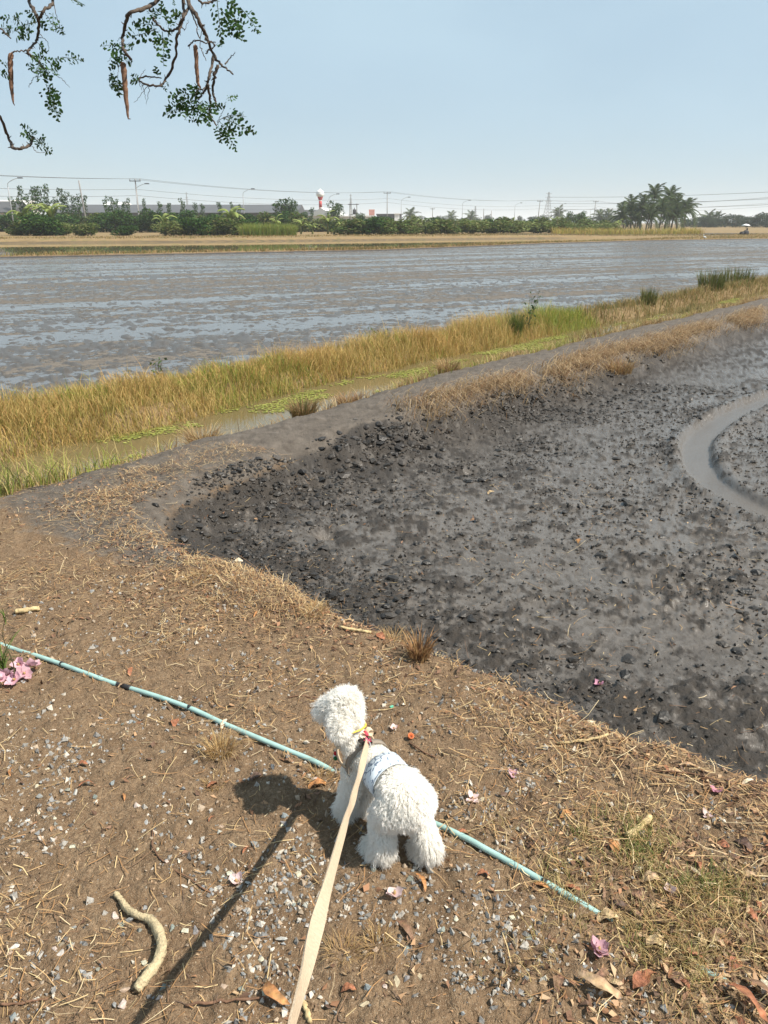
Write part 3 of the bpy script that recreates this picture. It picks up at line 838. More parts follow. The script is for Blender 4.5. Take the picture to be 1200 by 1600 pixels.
def shrub(px, y, sx, sz, kind, label, group):
    p = at_dist(px, 348, y); z = float(zland(p[0], y)[0]) - .03
    rt = empty('shrub', (p[0], y, z), rng.uniform(0, 6.28)); tag(rt, label, 'shrub', group)
    cr, st_ = SHR[kind][n_sh[0] % 3]; n_sh[0] += 1
    link('foliage', cr, rt); link('stems', st_, rt)
    rt.scale = (sx * 1.6, sx * 1.5, sz)
    return rt
SKY = [(-420, 'beyond the left edge'), (-100, 'just beyond the left edge'), (0, 'at the far left edge by the grey house roof'), (42, 'behind the big upright banana at left'), (70, 'below the middle skyline tree cluster'), (95, 'behind the tall leaning banana'), (118, 'below the slanted thin pole'), (145, 'below the left end of the long warehouse roof'), (177, 'below three slim trees by the warehouse'), (211, 'at the foot of the left double arm pole'),
       (240, 'below the white hall roof'), (270, 'behind the small curled banana'), (300, 'below the faint distant mast'), (335, 'left of the broad pale banana'), (379, 'at the foot of the third street lamp'), (410, 'behind the bright green reeds'), (450, 'below the big bushy tree'), (500, 'at the foot of the water tower'), (545, 'below the transformer stand'),
       (580, 'below the pink chimney block'), (605, 'at the foot of the middle double arm pole'), (632, 'below the lamp by the boxy building'), (665, 'beside the low white shed'), (700, 'left of the lone lamp right of middle'), (728, 'at the foot of the lone lamp right of middle'), (765, 'behind the pale banana pair'), (800, 'below the lamp left of the lattice tower'), (845, 'below the leaning pole and lattice tower'), (885, 'below the round dark tree'), (930, 'left of the palm grove')]
def skyl(px): return min(SKY, key=lambda a: abs(a[0] - px))[1]
# thicket far back on the left
for k, px in enumerate(np.concatenate([np.linspace(-60, 470, 30), np.linspace(-420, -75, 16)])):
    shrub(px + rng.uniform(-5, 5), 137 + rng.uniform(-6, 8), 1.15, rng.uniform(.88, 1.18) * (1.0 if px < 360 else .95), ['dark', 'dark', 'olive'][k % 3],
          'bushy dark shrub in far thicket ' + skyl(px), 'thicket shrubs below the warehouse')
for k, px in enumerate(np.linspace(488, 960, 26)):
    shrub(px + rng.uniform(-5, 5), 134 + rng.uniform(-5, 8) + max(0, px - 700) * .05, 1.1, rng.uniform(.66, .90), ['olive', 'light', 'dark', 'olive'][k % 4],
          'olive weedy shrub in far hedge ' + skyl(px), 'hedge shrubs right of the water tower')
# clumps standing nearer, by the pond
for px, y, sx, sz, kd, lab in (
    (28, 101, .85, .62, 'olive', 'low olive shrub by the pond, furthest left under the upright banana'),
    (58, 99, 1.0, .85, 'dark', 'dense dark green shrub under the big upright banana plant at left'),
    (76, 99, .95, .80, 'dark', 'dense dark green shrub between the two left banana plants'),
    (95, 101, .6, .55, 'light', 'pale green low shrub at the foot of the leaning banana'),
    (129, 98, .72, .52, 'olive', 'rounded grey green shrub alone right of the leaning banana'),
    (193, 99, .62, .46, 'dark', 'small round dark shrub alone on the dry grass'),
    (268, 99, .9, .62, 'light', 'light green shrub at the left end of the clump by the pond middle'),
    (290, 100, .9, .70, 'dark', 'dark shrub second from the left in the clump by the pond middle'),
    (313, 101, .9, .78, 'dark', 'dark shrub between the curled banana and the broad banana'),
    (338, 101, .95, .74, 'olive', 'olive shrub just left of the broad pale banana plant'),
    (366, 101, .95, .70, 'olive', 'olive shrub just right of the broad pale banana plant'),
    (392, 102, .9, .72, 'dark', 'dark shrub left of the bright green reeds patch'),
    (545, 104, 1.0, .70, 'olive', 'olive shrub below the flat white roof right of the banana row'),
    (575, 105, 1.0, .74, 'dark', 'dark shrub below the pink chimney block'),
    (603, 106, 1.0, .72, 'olive', 'olive shrub below the tall double arm pole'),
    (635, 108, 1.0, .66, 'olive', 'olive shrub in the hedge below the tiny coconut palm skyline'),
    (668, 110, 1.0, .62, 'light', 'light weedy shrub in the hedge under the middle lamp'),
    (700, 112, 1.05, .66, 'olive', 'olive weedy shrub in the hedge left of the second lamp from right'),
    (735, 115, 1.05, .66, 'light', 'light weedy shrub right under the second lamp from right'),
    (772, 119, 1.1, .66, 'olive', 'olive shrub in the hedge left of the pale bananas at right'),
    (806, 122, 1.05, .60, 'light', 'pale green shrub between the low bananas on the right'),
    (840, 126, 1.1, .62, 'light', 'pale green shrub under the lattice tower'),
    (872, 130, 1.1, .62, 'olive', 'olive shrub under the round dark tree'),
    (905, 134, 1.1, .60, 'light', 'light green shrub right of the round dark tree'),
    (940, 140, 1.1, .58, 'light', 'yellowish shrub just left of the palm grove')):
    shrub(px, y, sx, sz * 1.02, kd, lab, 'shrubs on the far pond bank')

def bank_grass(name, n, xr, yf, hr, cols, label, wid=(.03, .06)):
    x = rng.uniform(*xr, n); y = yf(x)
    k = rng.uniform(0, 1, n) < np.clip(2.2 * fbm(x * .35, y * .5, 3, 81) - .45, 0.05, 1)
    x, y = x[k], y[k]; n = len(x)
    P = np.stack([x, y, zland(x, y) - .02], 1)
    mb = MB(); mb.add(*blades(P, rng.uniform(*hr, n), rng.uniform(*wid, n), rng.uniform(0, 6.28, n), rng.uniform(.1, .8, n), pick(cols, n), 2, .1))
    tag(mb.build(name, M_grass), label, kind='stuff')
TAN = [(0.34, 0.23, 0.10), (0.27, 0.18, 0.08), (0.37, 0.26, 0.13), (0.23, 0.19, 0.07), (0.16, 0.16, 0.05)]
bank_grass('bank_grass', 30000, (-34, 62), lambda x: bank_y(x) + rng.uniform(.7, 3.0, len(x)) + np.maximum(0, x - 12) * rng.uniform(0, .35, len(x)), (.08, .30), TAN, 'dry tan grass along the near bank of the far pond')
bank_grass('field_grass', 26000, (-60, 85), lambda x: pond_y(x) + rng.uniform(1.0, 16, len(x)), (.08, .28), TAN, 'short dry grass on the field behind the pond', (.04, .09))
bank_grass('yellow_reeds', 5000, (25, 50), lambda x: pond_y(x) + 17 + rng.uniform(0, 5, len(x)), (.5, 1.4), [(0.42, 0.33, 0.08), (0.34, 0.33, 0.08), (0.45, 0.30, 0.10)], 'yellow reeds just left of the palm grove', (.04, .09))
bank_grass('green_reeds', 5200, (-17, -11), lambda x: pond_y(x) + rng.uniform(15, 19, len(x)), (.8, 1.9), [(0.15, 0.22, 0.04), (0.20, 0.26, 0.05), (0.26, 0.24, 0.06)], 'bright green reeds left of the banana row below the bushy trees', (.04, .08))

# banana plants
def banana_leaf(seed, l=1.0):
    mb = MB(); n = 11; V = []; q = []
    for k in range(n):
        f = k / (n - 1); x = f; zz = 0.52 * math.sin(f * 2.0) - 0.40 * f ** 2
        w = 0.135 * math.sin(min(1, f * 3.2) * 1.57) * (1 - f ** 6) + .012
        tear = rng.uniform(-.02, .02)
        V += [(x, -w + tear, zz - .05 - rng.uniform(0, .05)), (x, 0, zz), (x, w + tear, zz - .05 - rng.uniform(0, .05))]
        if k:
            a = 3 * (k - 1); q += [(a, a + 1, a + 4, a + 3), (a + 1, a + 2, a + 5, a + 4)]
    c = vary((0.15, 0.215, 0.05), len(V), .25)
    c[1::3] = (0.28, 0.31, 0.11)
    mb.add(np.array(V) * l, q, None, c); return mb.mesh('banana_leaf', M_leaf, smooth=True)
BL = [banana_leaf(i) for i in range(4)]
def banana(px, py_top, y, n, label, lean=(0, 0), lmul=1.0, zb=0.0):
    p = at_dist(px, 348, y); top = at_dist(px, py_top, y); z = float(zland(p[0], y)[0])
    hh = max(1.2, top[2] - z); L_ = hh * .55 * lmul; st_h = hh * .55
    rt = empty('banana_plant', (p[0], y, z), rng.uniform(-.3, .3)); tag(rt, label, 'banana plant', 'banana plants behind the pond')
    V, q, t_ = tube(spline([(0, 0, -.1), (lean[0] * .4, lean[1] * .4, st_h * .6), (lean[0], lean[1], st_h)], 6), np.linspace(.16, .07, 6), 7)
    MB().add(V, q, t_, (0.20, 0.20, 0.07)).build('stem', M_leaf, rt, smooth=True)
    for k in range(n):
        o = link('leaf', BL[k % 4], rt); o.location = (lean[0], lean[1], st_h * rng.uniform(.86, 1))
        up = rng.uniform(-.1, .75) if k else .9
        o.rotation_euler = (rng.uniform(-.3, .3), -up, k * 2.4 + rng.uniform(-.3, .3) + .4)
        o.scale = (L_ * rng.uniform(.8, 1.15),) * 3
    return rt
banana(40, 318, 103, 9, 'big upright banana plant at the far left')
banana(86, 317, 102, 8, 'tall leaning banana plant with one leaf raised, at left', (-.4, 0), 1.2)
banana(256, 330, 102, 6, 'small banana plant with a curled drooping leaf, in the middle of the pond bank')
banana(362, 319, 104, 9, 'broad pale banana plant in front of the third street lamp')
banana(432, 336, 113, 8, 'leftmost banana plant of the row below the bushy trees')
banana(470, 340, 113, 8, 'ragged banana plant left of the water tower')
banana(488, 346, 112, 6, 'short banana plant right below the water tower')
banana(512, 329, 114, 9, 'tallest banana plant of the row, right of the water tower')
banana(532, 344, 113, 7, 'banana plant below the spreading round tree')
banana(650, 343, 128, 6, 'single banana plant in the hedge under the middle lamp', (0, 0), .9)
banana(757, 342, 134, 7, 'pale banana plant left of two at the right of the hedge')
banana(771, 343, 134, 7, 'pale banana plant beside a yellow bush in the hedge')
banana(800, 338, 140, 7, 'banana plant below the last street lamp but one')
banana(832, 342, 146, 6, 'banana plant under the single double arm pole')
banana(866, 337, 150, 7, 'banana plant left of the round dark tree')
banana(914, 338, 152, 8, 'banana plant at the foot of the round dark tree on its right')
banana(968, 342, 156, 8, 'banana plant at the left foot of the palm grove')

# coconut palms
def palm_frond(droop):
    mb = MB(); n = 20
    for k in range(n + 1):
        pass
    fx = np.linspace(0, 1, n + 1); zz = .42 * np.sin(fx * 1.9) - droop * fx ** 2
    spine = np.stack([fx, np.zeros(n + 1), zz], 1)
    V, q, t_ = tube(spine, np.linspace(.018, .004, n + 1), 3, False); mb.add(V, q, None, (0.14, 0.16, 0.06))
    for k in range(1, n + 1):
        for sd in (-1, 1):
            l = .30 * math.sin(.35 + fx[k] * 2.5) + .03
            b = spine[k]; e = b + np.array([l * .55, sd * l * .7, -l * rng.uniform(.35, .75)])
            w = np.array([.024, 0, 0.004])
            mb.add([b - w, b + w, e + w * .3, e - w * .3], [(0, 1, 2, 3)], None, vary((0.075, 0.105, 0.045), 1, .3)[0])
    return mb.mesh('palm_frond', M_leaf)
PF = [palm_frond(d) for d in (.25, .55, .9, 1.3)]
def palm(px, py_top, y, label, group='coconut palms in the grove', nf=20, fl=3.0):
    p = at_dist(px, 348, y); z = float(zland(p[0], y)[0]); ht = at_dist(px, py_top, y)[2] - z - fl * .55
    rt = empty('coconut_palm', (p[0], y, z), rng.uniform(0, 6.28)); tag(rt, label, 'palm', group)
    lx, ly = rng.uniform(-.5, .5, 2)
    V, q, t_ = tube(spline([(0, 0, -.1), (lx * .2, ly * .2, ht * .5), (lx, ly, ht)], 8), np.linspace(.17, .10, 8), 7)
    MB().add(V, q, t_, (0.17, 0.14, 0.11)).build('trunk', M_bark, rt, smooth=True)
    for k in range(nf):
        o = link('frond', PF[min(3, int(4 * (k + .5) / nf))], rt); o.location = (lx, ly, ht - .1)
        o.rotation_euler = (0, R(-62 + 92 * k / nf), k * 2.39996)
        o.scale = (fl * rng.uniform(.85, 1.1),) * 3
    return rt
for px, pt, y, lab in (
    (1018, 294, 164, 'tallest coconut palm in the grove on the right'),
    (1040, 300, 166, 'second tallest coconut palm, right of the tallest'),
    (1000, 312, 160, 'coconut palm just left of the tallest in the grove'),
    (986, 314, 163, 'coconut palm with wide fronds near the left of the grove'),
    (975, 326, 160, 'lowest coconut palm at the left edge of the grove'),
    (1031, 318, 160, 'front coconut palm below the two tallest'),
    (1050, 312, 164, 'coconut palm third from the right of the grove'),
    (1058, 322, 160, 'short coconut palm second from the right of the grove'),
    (1069, 316, 162, 'rightmost coconut palm of the grove, standing a little apart'),
    (1010, 326, 158, 'short front coconut palm below and left of the tallest'),
    (993, 330, 172, 'coconut palm half hidden at the back left of the grove'),
    (1046, 328, 172, 'coconut palm half hidden at the back right of the grove')):
    palm(px, pt, y, lab)
for px, pt, y, lab in (
    (641, 330, 330, 'tiny distant coconut palm right of the white box building'),
    (704, 335, 380, 'tiny distant coconut palm in the tree line left of the second lamp from right'),
    (737, 334, 380, 'tiny distant coconut palm right of the second lamp from right'),
    (870, 328, 340, 'distant coconut palm left of the round dark tree'),
    (937, 333, 300, 'distant coconut palm left of the palm grove'),
    (950, 334, 300, 'distant squat coconut palm closest to the palm grove'),
    (1105, 335, 280, 'hazy coconut palm in the far right tree line'),
    (1117, 338, 285, 'lower hazy coconut palm in the far right tree line')):
    palm(px, pt, y, lab, 'distant coconut palms on the skyline', 16, 4.2)

# slim eucalyptus-like trees and others on the skyline
def tree_proto(lobes, n, size, cols, trunk):
    cr = crown_mesh('tree_crown', lobes, n, size, cols)
    mb = MB()
    for Q, r0, r1 in trunk:
        V, q, t_ = tube(spline(Q, 7), np.linspace(r0, r1, 7), 6); mb.add(V, q, t_, (0.20, 0.17, 0.14))
    return cr, mb.mesh('tree_trunk', M_bark)
def slim(seed):
    lob = []
    for k in range(9):
        f = .22 + .76 * k / 8
        lob.append((rng.uniform(-.07, .07), rng.uniform(-.07, .07), f, .15 * (1 - .6 * abs(f - .5)) * rng.uniform(.7, 1.2), .14, .085))
    return tree_proto(lob, 520, .032, G_DK, [([(0, 0, -.02), (.01, 0, .4), (0, .01, .9)], .016, .004), ([(0, 0, .35), (.05, .02, .5), (.09, .03, .6)], .007, .002)])
def broad(seed, cols=G_DK):
    lob = [(rng.uniform(-.33, .33), rng.uniform(-.3, .3), rng.uniform(.45, .85), rng.uniform(.16, .28), .22, rng.uniform(.11, .18)) for k in range(13)]
    return tree_proto(lob, 1300, .035, cols, [([(0, 0, -.02), (.02, 0, .25), (0, .02, .6)], .035, .012), ([(0, 0, .2), (.12, .03, .4), (.25, .05, .6)], .018, .005), ([(0, 0, .22), (-.14, .02, .42), (-.26, .0, .62)], .018, .005)])
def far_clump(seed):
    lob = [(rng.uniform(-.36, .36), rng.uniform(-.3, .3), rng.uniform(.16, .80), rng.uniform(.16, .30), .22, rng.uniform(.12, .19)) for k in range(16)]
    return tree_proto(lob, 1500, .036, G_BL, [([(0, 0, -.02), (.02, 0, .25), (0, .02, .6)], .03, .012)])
SLIM = [slim(i) for i in range(4)]; BROAD = [broad(i) for i in range(3)]; FAR = [far_clump(i) for i in range(4)]
cnt = [0]
def tree(px, py_top, y, protos, wid, label, group, name='slender_tree', cat='tree'):
    p = at_dist(px, 348, y); hh = at_dist(px, py_top, y)[2]
    rt = empty(name, (p[0], y, 0), rng.uniform(0, 6.28)); tag(rt, label, cat, group)
    cr, tk = protos[cnt[0] % len(protos)]; cnt[0] += 1
    link('crown', cr, rt); link('trunk', tk, rt)
    rt.scale = (hh * wid, hh * wid, hh); return rt
SG = 'slender trees along the skyline'
for px, pt, wd, lab in (
    (24, 310, .95, 'bushy slender tree beside the leftmost street lamp'),
    (38, 293, .75, 'tall slender tree, first of the left skyline trees'),
    (47, 305, .8, 'shorter tree right of the first tall slender tree'),
    (60, 294, .95, 'broad slender tree left in the middle skyline cluster'),
    (69, 294, .9, 'broad slender tree right in the middle skyline cluster'),
    (79, 290, .62, 'tallest narrow tree of the left skyline'),
    (89, 310, .9, 'low round tree right of the tallest narrow tree'),
    (101, 297, .85, 'tall tree left of the slanted thin pole'),
    (108, 302, .8, 'tree just behind and left of the slanted thin pole'),
    (117, 307, .85, 'tree below the slanted thin pole'),
    (126, 305, .85, 'tree right of the slanted thin pole'),
    (136, 308, .65, 'narrow tree alone in front of the warehouse end'),
    (170, 309, .75, 'leftmost of three slim trees in front of the warehouse'),
    (177, 310, .7, 'middle of three slim trees in front of the warehouse'),
    (185, 313, .8, 'rightmost of three slim trees in front of the warehouse'),
    (196, 317, .8, 'low tree left of the tall double arm pole at left'),
    (203, 312, .7, 'slim tree touching the tall double arm pole at left'),
    (229, 312, .6, 'narrow tree right of the double lamp and pole'),
    (252, 317, .85, 'low tree in front of the white warehouse gable'),
    (266, 319, .8, 'small tree in front of the warehouse, left of the taller one'),
    (286, 312, .75, 'slim tree by the distant faint mast'),
    (306, 318, .9, 'round topped small tree right of the distant mast'),
    (318, 320, .8, 'small tree between the mast and the third street lamp'),
    (345, 318, .85, 'small tree left behind the broad banana plant'),
    (363, 318, .8, 'small tree right above the broad banana plant'),
    (375, 321, .8, 'small tree at the foot of the third street lamp')):
    tree(px, pt, 158 + rng.uniform(-6, 8), SLIM, wd * .85, lab, SG)
tree(433, 316, 165, SLIM, 1.1, 'narrow tree left of the bushy tree pair', SG)
tree(442, 313, 165, SLIM, 1.5, 'leafy tree joined to the left of the big bushy tree', SG)
tree(455, 308, 165, BROAD, .62, 'big bushy dark tree left of the water tower', 'broad trees on the skyline', 'bushy_tree')
tree(475, 328, 170, BROAD, .7, 'small dark tree between bushy tree and water tower', 'broad trees on the skyline', 'bushy_tree')
tree(487, 325, 175, SLIM, .9, 'narrow dark cypress like tree just left of the water tower', SG)
tree(525, 313, 205, BROAD, .80, 'spreading round dark tree right of the water tower', 'broad trees on the skyline', 'bushy_tree')
tree(562, 330, 205, BROAD, .8, 'small dark tree by the pink chimney block', 'broad trees on the skyline', 'bushy_tree')
tree(893, 329, 195, BROAD, .85, 'left half of the round dark tree clump left of the palms', 'broad trees on the skyline', 'bushy_tree')
tree(908, 329, 200, BROAD, .95, 'right half of the round dark tree clump left of the palms', 'broad trees on the skyline', 'bushy_tree')
for px in np.arange(652, 985, 13):
    tree(px + rng.uniform(-3, 3), 336 + rng.uniform(-3, 5), 400 + rng.uniform(-40, 60), FAR, rng.uniform(1.0, 1.6), 'hazy low distant tree ' + skyl(px), 'distant trees behind the hedge', 'distant_tree')
for k, px in enumerate(np.arange(1068, 1330, 6.5)):
    pt = 339 + rng.uniform(-4, 4)
    if abs(px - 1148) < 3.3: pt = 331
    if px > 1192: pt = 330 + rng.uniform(-3, 5)
    tree(px + rng.uniform(-3, 3), pt, 270 + rng.uniform(-12, 25), FAR, rng.uniform(1.2, 1.7), 'tallest round topped tree of the hazy far line right of the palms' if pt == 331 and px < 1192 else 'hazy blue green far tree ' + ('close beside the palm grove' if px < 1100 else 'between the palms and the taller round top' if px < 1142 else 'above the white parasol' if px < 1178 else 'at the right edge of the far line'), 'far trees right of the palm grove', 'distant_tree')

# ---------------------------------------------------------------- lamps, poles, wires, mast, tower, buildings
def lamp(px, py, y, label):
    top = at_dist(px, py, y); rt = empty('street_lamp', (top[0], y, 0)); tag(rt, label, 'street lamp', 'street lamps along the far road')
    h = top[2]
    V, q, t_ = tube([(0, 0, -.2), (0, 0, h * .5), (0, 0, h * .84)], [.10, .085, .065], 6); MB().add(V, q, t_).build('pole', M_metal, rt, True, colour=False)
    V, q, t_ = tube(spline([(0, 0, h * .84), (.12, 0, h * .91), (.9, 0, h * .965), (1.75, 0, h)], 9), .045, 5); MB().add(V, q, t_).build('arm', M_metal, rt, True, colour=False)
    mb = MB(); V, q = box((2.1, 0, h), (.85, .32, .16)); V[V[:, 2] > h, 0] = 2.1 + (V[V[:, 2] > h, 0] - 2.1) * .8; mb.add(V, q); mb.build('lamp_head', M_dark, rt, colour=False)
    return rt
for px, py, y, lab in ((10, 278, 129, 'street lamp at the far left edge by the grey roof'), (211, 287, 148, 'street lamp beside the tall double arm pole at left'),
                       (379, 295, 170, 'street lamp above the broad pale banana plant'), (514, 303, 196, 'street lamp between water tower and spreading tree'),
                       (627, 308, 225, 'street lamp right of the tall pole near the white box building'), (723, 313, 258, 'street lamp alone right of the middle of the skyline'),
                       (805, 317, 290, 'street lamp left of the lattice tower pole'), (875, 318, 330, 'faint street lamp right of the lattice tower'),
                       (923, 325, 350, 'faint street lamp left of the second double arm pole at right'), (943, 326, 380, 'faintest street lamp nearest the palm grove')):
    lamp(px, py, y, lab)

POLE_TOPS = []
def pole(px, py, y, label, arm=2.3, lean=0.0, kind='cross'):
    top = at_dist(px, py, y); h = top[2]; rt = empty('utility_pole', (top[0] - lean, y, 0)); tag(rt, label, 'utility pole', 'utility poles along the far road')
    V, q, t_ = tube([(0, 0, -.3), (lean * .5, 0, h * .5), (lean, 0, h)], [.19, .16, .12], 6); MB().add(V, q, t_).build('pole', M_conc, rt, True, colour=False)
    if kind == 'cross':
        MB().add(*box((lean, -.16, h - .35), (arm, .14, .16))).build('crossarm', M_dark, rt, colour=False)
        for k in (-1, 0, 1):
            V, q = lathe([(.0, 0), (.09, .02), (.06, .12), (.10, .2), (.05, .36), (0, .38)], 7)
            MB().add(V + np.array([lean + k * arm * .45, -.16, h - .265]), q).build('insulator', M_conc, rt, True, colour=False)
    POLE_TOPS.append((top[0], y, h, arm)); return rt
pole(-130, 268, 125, 'tall pole with double arm beyond the left edge')
pole(211, 280, 172, 'tall pole with double arm at left beside a street lamp')
pole(605, 300, 268, 'tall pole with double arm near the middle of the skyline')
pole(844, 313, 330, 'leaning pole with double arm just left of the lattice tower', lean=.5)
pole(931, 314, 342, 'pole with double arm between round dark tree and palms', lean=.4)
pole(972, 318, 360, 'pole with double arm half hidden by the left palms')
pole(1290, 300, 300, 'pole with double arm beyond the right edge')
main = list(POLE_TOPS)
pole(123, 282, 160, 'thin slanted pole among the left skyline trees', kind='bare', lean=-.5)
pole(676, 325, 330, 'short thin pole between two middle street lamps', arm=1.6)
pole(676 + 80, 326, 330, 'thin bare pole right of the middle street lamp', kind='bare')
pole(768, 329, 330, 'thin bare pole further right above the hedge', kind='bare')
# twin pole platform with transformer
c = at_dist(552, 318, 215); rt = empty('transformer_stand', (c[0], 215, 0)); tag(rt, 'twin pole stand carrying a dark transformer right of the spreading tree', 'transformer stand')
for sx in (-.9, .9):
    V, q, t_ = tube([(sx, 0, -.2), (sx, 0, c[2])], [.15, .12], 6); MB().add(V, q, t_).build('pole', M_conc, rt, True, colour=False)
MB().add(*box((0, -.2, c[2] - .2), (2.9, .14, .16))).build('crossarm', M_dark, rt, colour=False)
MB().add(*box((0, -.2, c[2] - 2.6), (2.2, .5, .14))).build('platform', M_conc, rt, colour=False)
V, q = lathe([(0, 0), (.42, 0), (.45, .1), (.45, 1.0), (.40, 1.1), (.12, 1.15), (.10, 1.5), (0, 1.52)], 10)
MB().add(V + np.array([.3, -.2, c[2] - 2.53]), q).build('transformer', M_dark, rt, True, colour=False)
# wires between the poles
def wire(a, b, sag, label, r=.028):
    a, b = np.asarray(a, float), np.asarray(b, float); f = np.linspace(0, 1, 26)[:, None]
    P = a + (b - a) * f; P[:, 2] -= (4 * sag * f * (1 - f))[:, 0]
    V, q, t_ = tube(P, r, 4); tag(MB().add(V, q, t_).build('power_line', M_wire, colour=False), label, 'power line', 'power lines along the far road')
for i in range(len(main) - 1):
    a, b = main[i], main[i + 1]
    for k, (off, dz, nm) in enumerate(((-.45, .08, 'front upper'), (.45, .08, 'rear upper'), (0, -1.9, 'middle'), (0, -3.1, 'lower'))):
        seg = ['left edge and the left pole', 'left pole and the middle pole', 'middle pole and the pole by the lattice tower', 'leaning pole and the pole before the palms', 'last two poles before the palms', 'palm grove and the right edge'][i]
        wire((a[0] + off * a[3], a[1] - .16, a[2] + dz), (b[0] + off * b[3], b[1] - .16, b[2] + dz), 1.2 if abs(b[0] - a[0]) > 30 else .3, f'{nm} sagging wire between the {seg}')

def mast(px, py, y, w, label):
    """lattice mast: four legs, rings and diagonals"""
    top = at_dist(px, py, y); h = top[2]; rt = empty('lattice_tower', (top[0], y, 0), .4); tag(rt, label, 'pylon', 'lattice towers on the horizon')
    legs = [(-1, -1), (1, -1), (1, 1), (-1, 1)]; wid = lambda f: w * (1 - f) ** 1.25 + w * .09
    for a in legs:
        P = [(a[0] * wid(f), a[1] * wid(f), h * f) for f in np.linspace(0, 1, 8)]
        V, q, t_ = tube(P, .16, 4); MB().add(V, q, t_).build('leg', M_metal, rt, colour=False)
    mb = MB()
    fr = np.linspace(.1, .98, 10)
    for i, f in enumerate(fr):
        for k in range(4):
            a, b = legs[k], legs[(k + 1) % 4]
            p0 = (a[0] * wid(f), a[1] * wid(f), h * f); p1 = (b[0] * wid(f), b[1] * wid(f), h * f)
            V, q, t_ = tube([p0, p1], .09, 3); mb.add(V, q, t_)
            if i < 9:
                g = fr[i + 1]; V, q, t_ = tube([p0, (b[0] * wid(g), b[1] * wid(g), h * g)], .09, 3); mb.add(V, q, t_)
    mb.build('bracing', M_metal, rt, colour=False)
    mb = MB()
    for f in (.72, .84, .95): mb.add(*box((0, 0, h * f), (w * 2.6 * (1.15 - f * .5), .3, .3)))
    mb.build('crossarm', M_metal, rt, colour=False)
    return rt
mast(858, 300, 620, 3.0, 'wide based lattice tower between the leaning pole and the round tree')
mast(548, 303, 600, 1.1, 'slim lattice mast behind the transformer stand')
mast(291, 300, 640, 1.1, 'slim faint lattice mast above the warehouse roof')
mast(743, 322, 640, 1.2, 'slim faint lattice mast beside the lamp right of middle')
pm = at_dist(858, 303, 620)
for k, (pz, rz) in enumerate(((308, 306), (318, 317), (327, 326))):
    a = at_dist(858, pz, 620); b = at_dist(1330, rz - 13, 420); wire(a, b, 1.5, ['highest', 'middle', 'lowest'][k] + ' high voltage cable rising to the right above the palms', .10)

# water tower
c = at_dist(500, 296, 262); rt = empty('water_tower', (c[0], 262, 0)); tag(rt, 'slim red and white water tower with a round tank', 'water tower')
h = c[2]; n = 4; zs = np.linspace(0, h - 3.2, n + 1)
for k in range(n):
    V, q = lathe([(.0, zs[k]), (.50, zs[k]), (.47, zs[k + 1] - .16), (0, zs[k + 1] - .16)], 12)
    MB().add(V, q).build('red_band', M_red, rt, True, colour=False)
    V, q = lathe([(.0, zs[k + 1] - .16), (.48, zs[k + 1] - .16), (.48, zs[k + 1]), (0, zs[k + 1])], 12)
    MB().add(V, q).build('white_ring', M_white, rt, True, colour=False)
V, q = lathe([(.48, h - 3.2), (.85, h - 2.2), (.85, h - 2.15)], 14); MB().add(V, q).build('tank_cone', M_red, rt, True, colour=False)
V, q = lathe([(.85, h - 2.15), (1.2, h - 1.75), (1.28, h - 1.2), (1.1, h - .55), (.6, h - .2), (.28, h - .1), (.25, h + .15), (0, h + .2)], 16); MB().add(V, q).build('tank', M_white, rt, True, colour=False)

# buildings
def building(name, cx, y, w, d, h, label, roof='gable', rh=1.2, mw=None, mr=None, win=0, rz=0.0, over=.5):
    rt = empty(name, (cx, y, 0), rz); tag(rt, label, 'building', None)
    MB().add(*box((0, 0, h / 2), (w, d, h))).build('wall', mw or M_wallp, rt, colour=False)
    if roof == 'gable':
        a, b = w / 2 + over, d / 2 + over
        V = [(-a, -b, h), (a, -b, h), (a, b, h), (-a, b, h), (-a, 0, h + rh), (a, 0, h + rh), (-a, -b, h + .15), (a, -b, h + .15), (a, b, h + .15), (-a, b, h + .15)]
        MB().add(V, [(0, 3, 2, 1), (6, 7, 5, 4), (8, 9, 4, 5), (0, 1, 7, 6), (2, 3, 9, 8)], [(1, 2, 8), (1, 8, 7), (7, 8, 5), (3, 0, 6), (3, 6, 9), (9, 6, 4)]).build('roof', mr or M_roofg, rt, colour=False)
    else:
        MB().add(*box((0, 0, h + .15), (w + over, d + over, .3))).build('roof', mr or M_white, rt, colour=False)
    for k in range(win):
        x = -w / 2 + w * (k + .5) / win
        f = MB().add(*box((x, -d / 2 - .02, h * .62), (w / win * .5, .06, h * .3))).build('window', M_glass, rt, colour=False)
        MB().add(*box((x, -d / 2 - .05, h * .62 - h * .17), (w / win * .58, .12, .1))).build('sill', M_white, f, colour=False)
    return rt
def wpx(px, y): return at_dist(px, 348, y)[0]
y0 = 235
x0, x1 = wpx(112, y0), wpx(470, y0)
building('warehouse', (x0 + x1) / 2, y0, x1 - x0, 26, 3.9, 'very long grey roofed warehouse behind the left skyline trees', rh=2.4, mw=M_roofg)
x0, x1 = wpx(222, 262), wpx(336, 262)
building('warehouse', (x0 + x1) / 2, 268, x1 - x0, 26, 5.2, 'white roofed hall rising behind the long grey warehouse', rh=1.6, mr=M_wallp)
x0, x1 = wpx(158, 262), wpx(186, 262)
building('warehouse', (x0 + x1) / 2, 272, x1 - x0, 16, 6.4, 'short pale roofed hall behind three slim trees at left', rh=1.4, mr=M_white)
building('house', wpx(-6, 165), 165, 11, 8, 3.3, 'grey roofed house with pale ridge at the far left edge', rh=2.2, win=3)
building('house', wpx(4, 185), 185, 14, 9, 4.6, 'pale roofed house behind the far left grey roof', rh=1.6, mr=M_wallp)
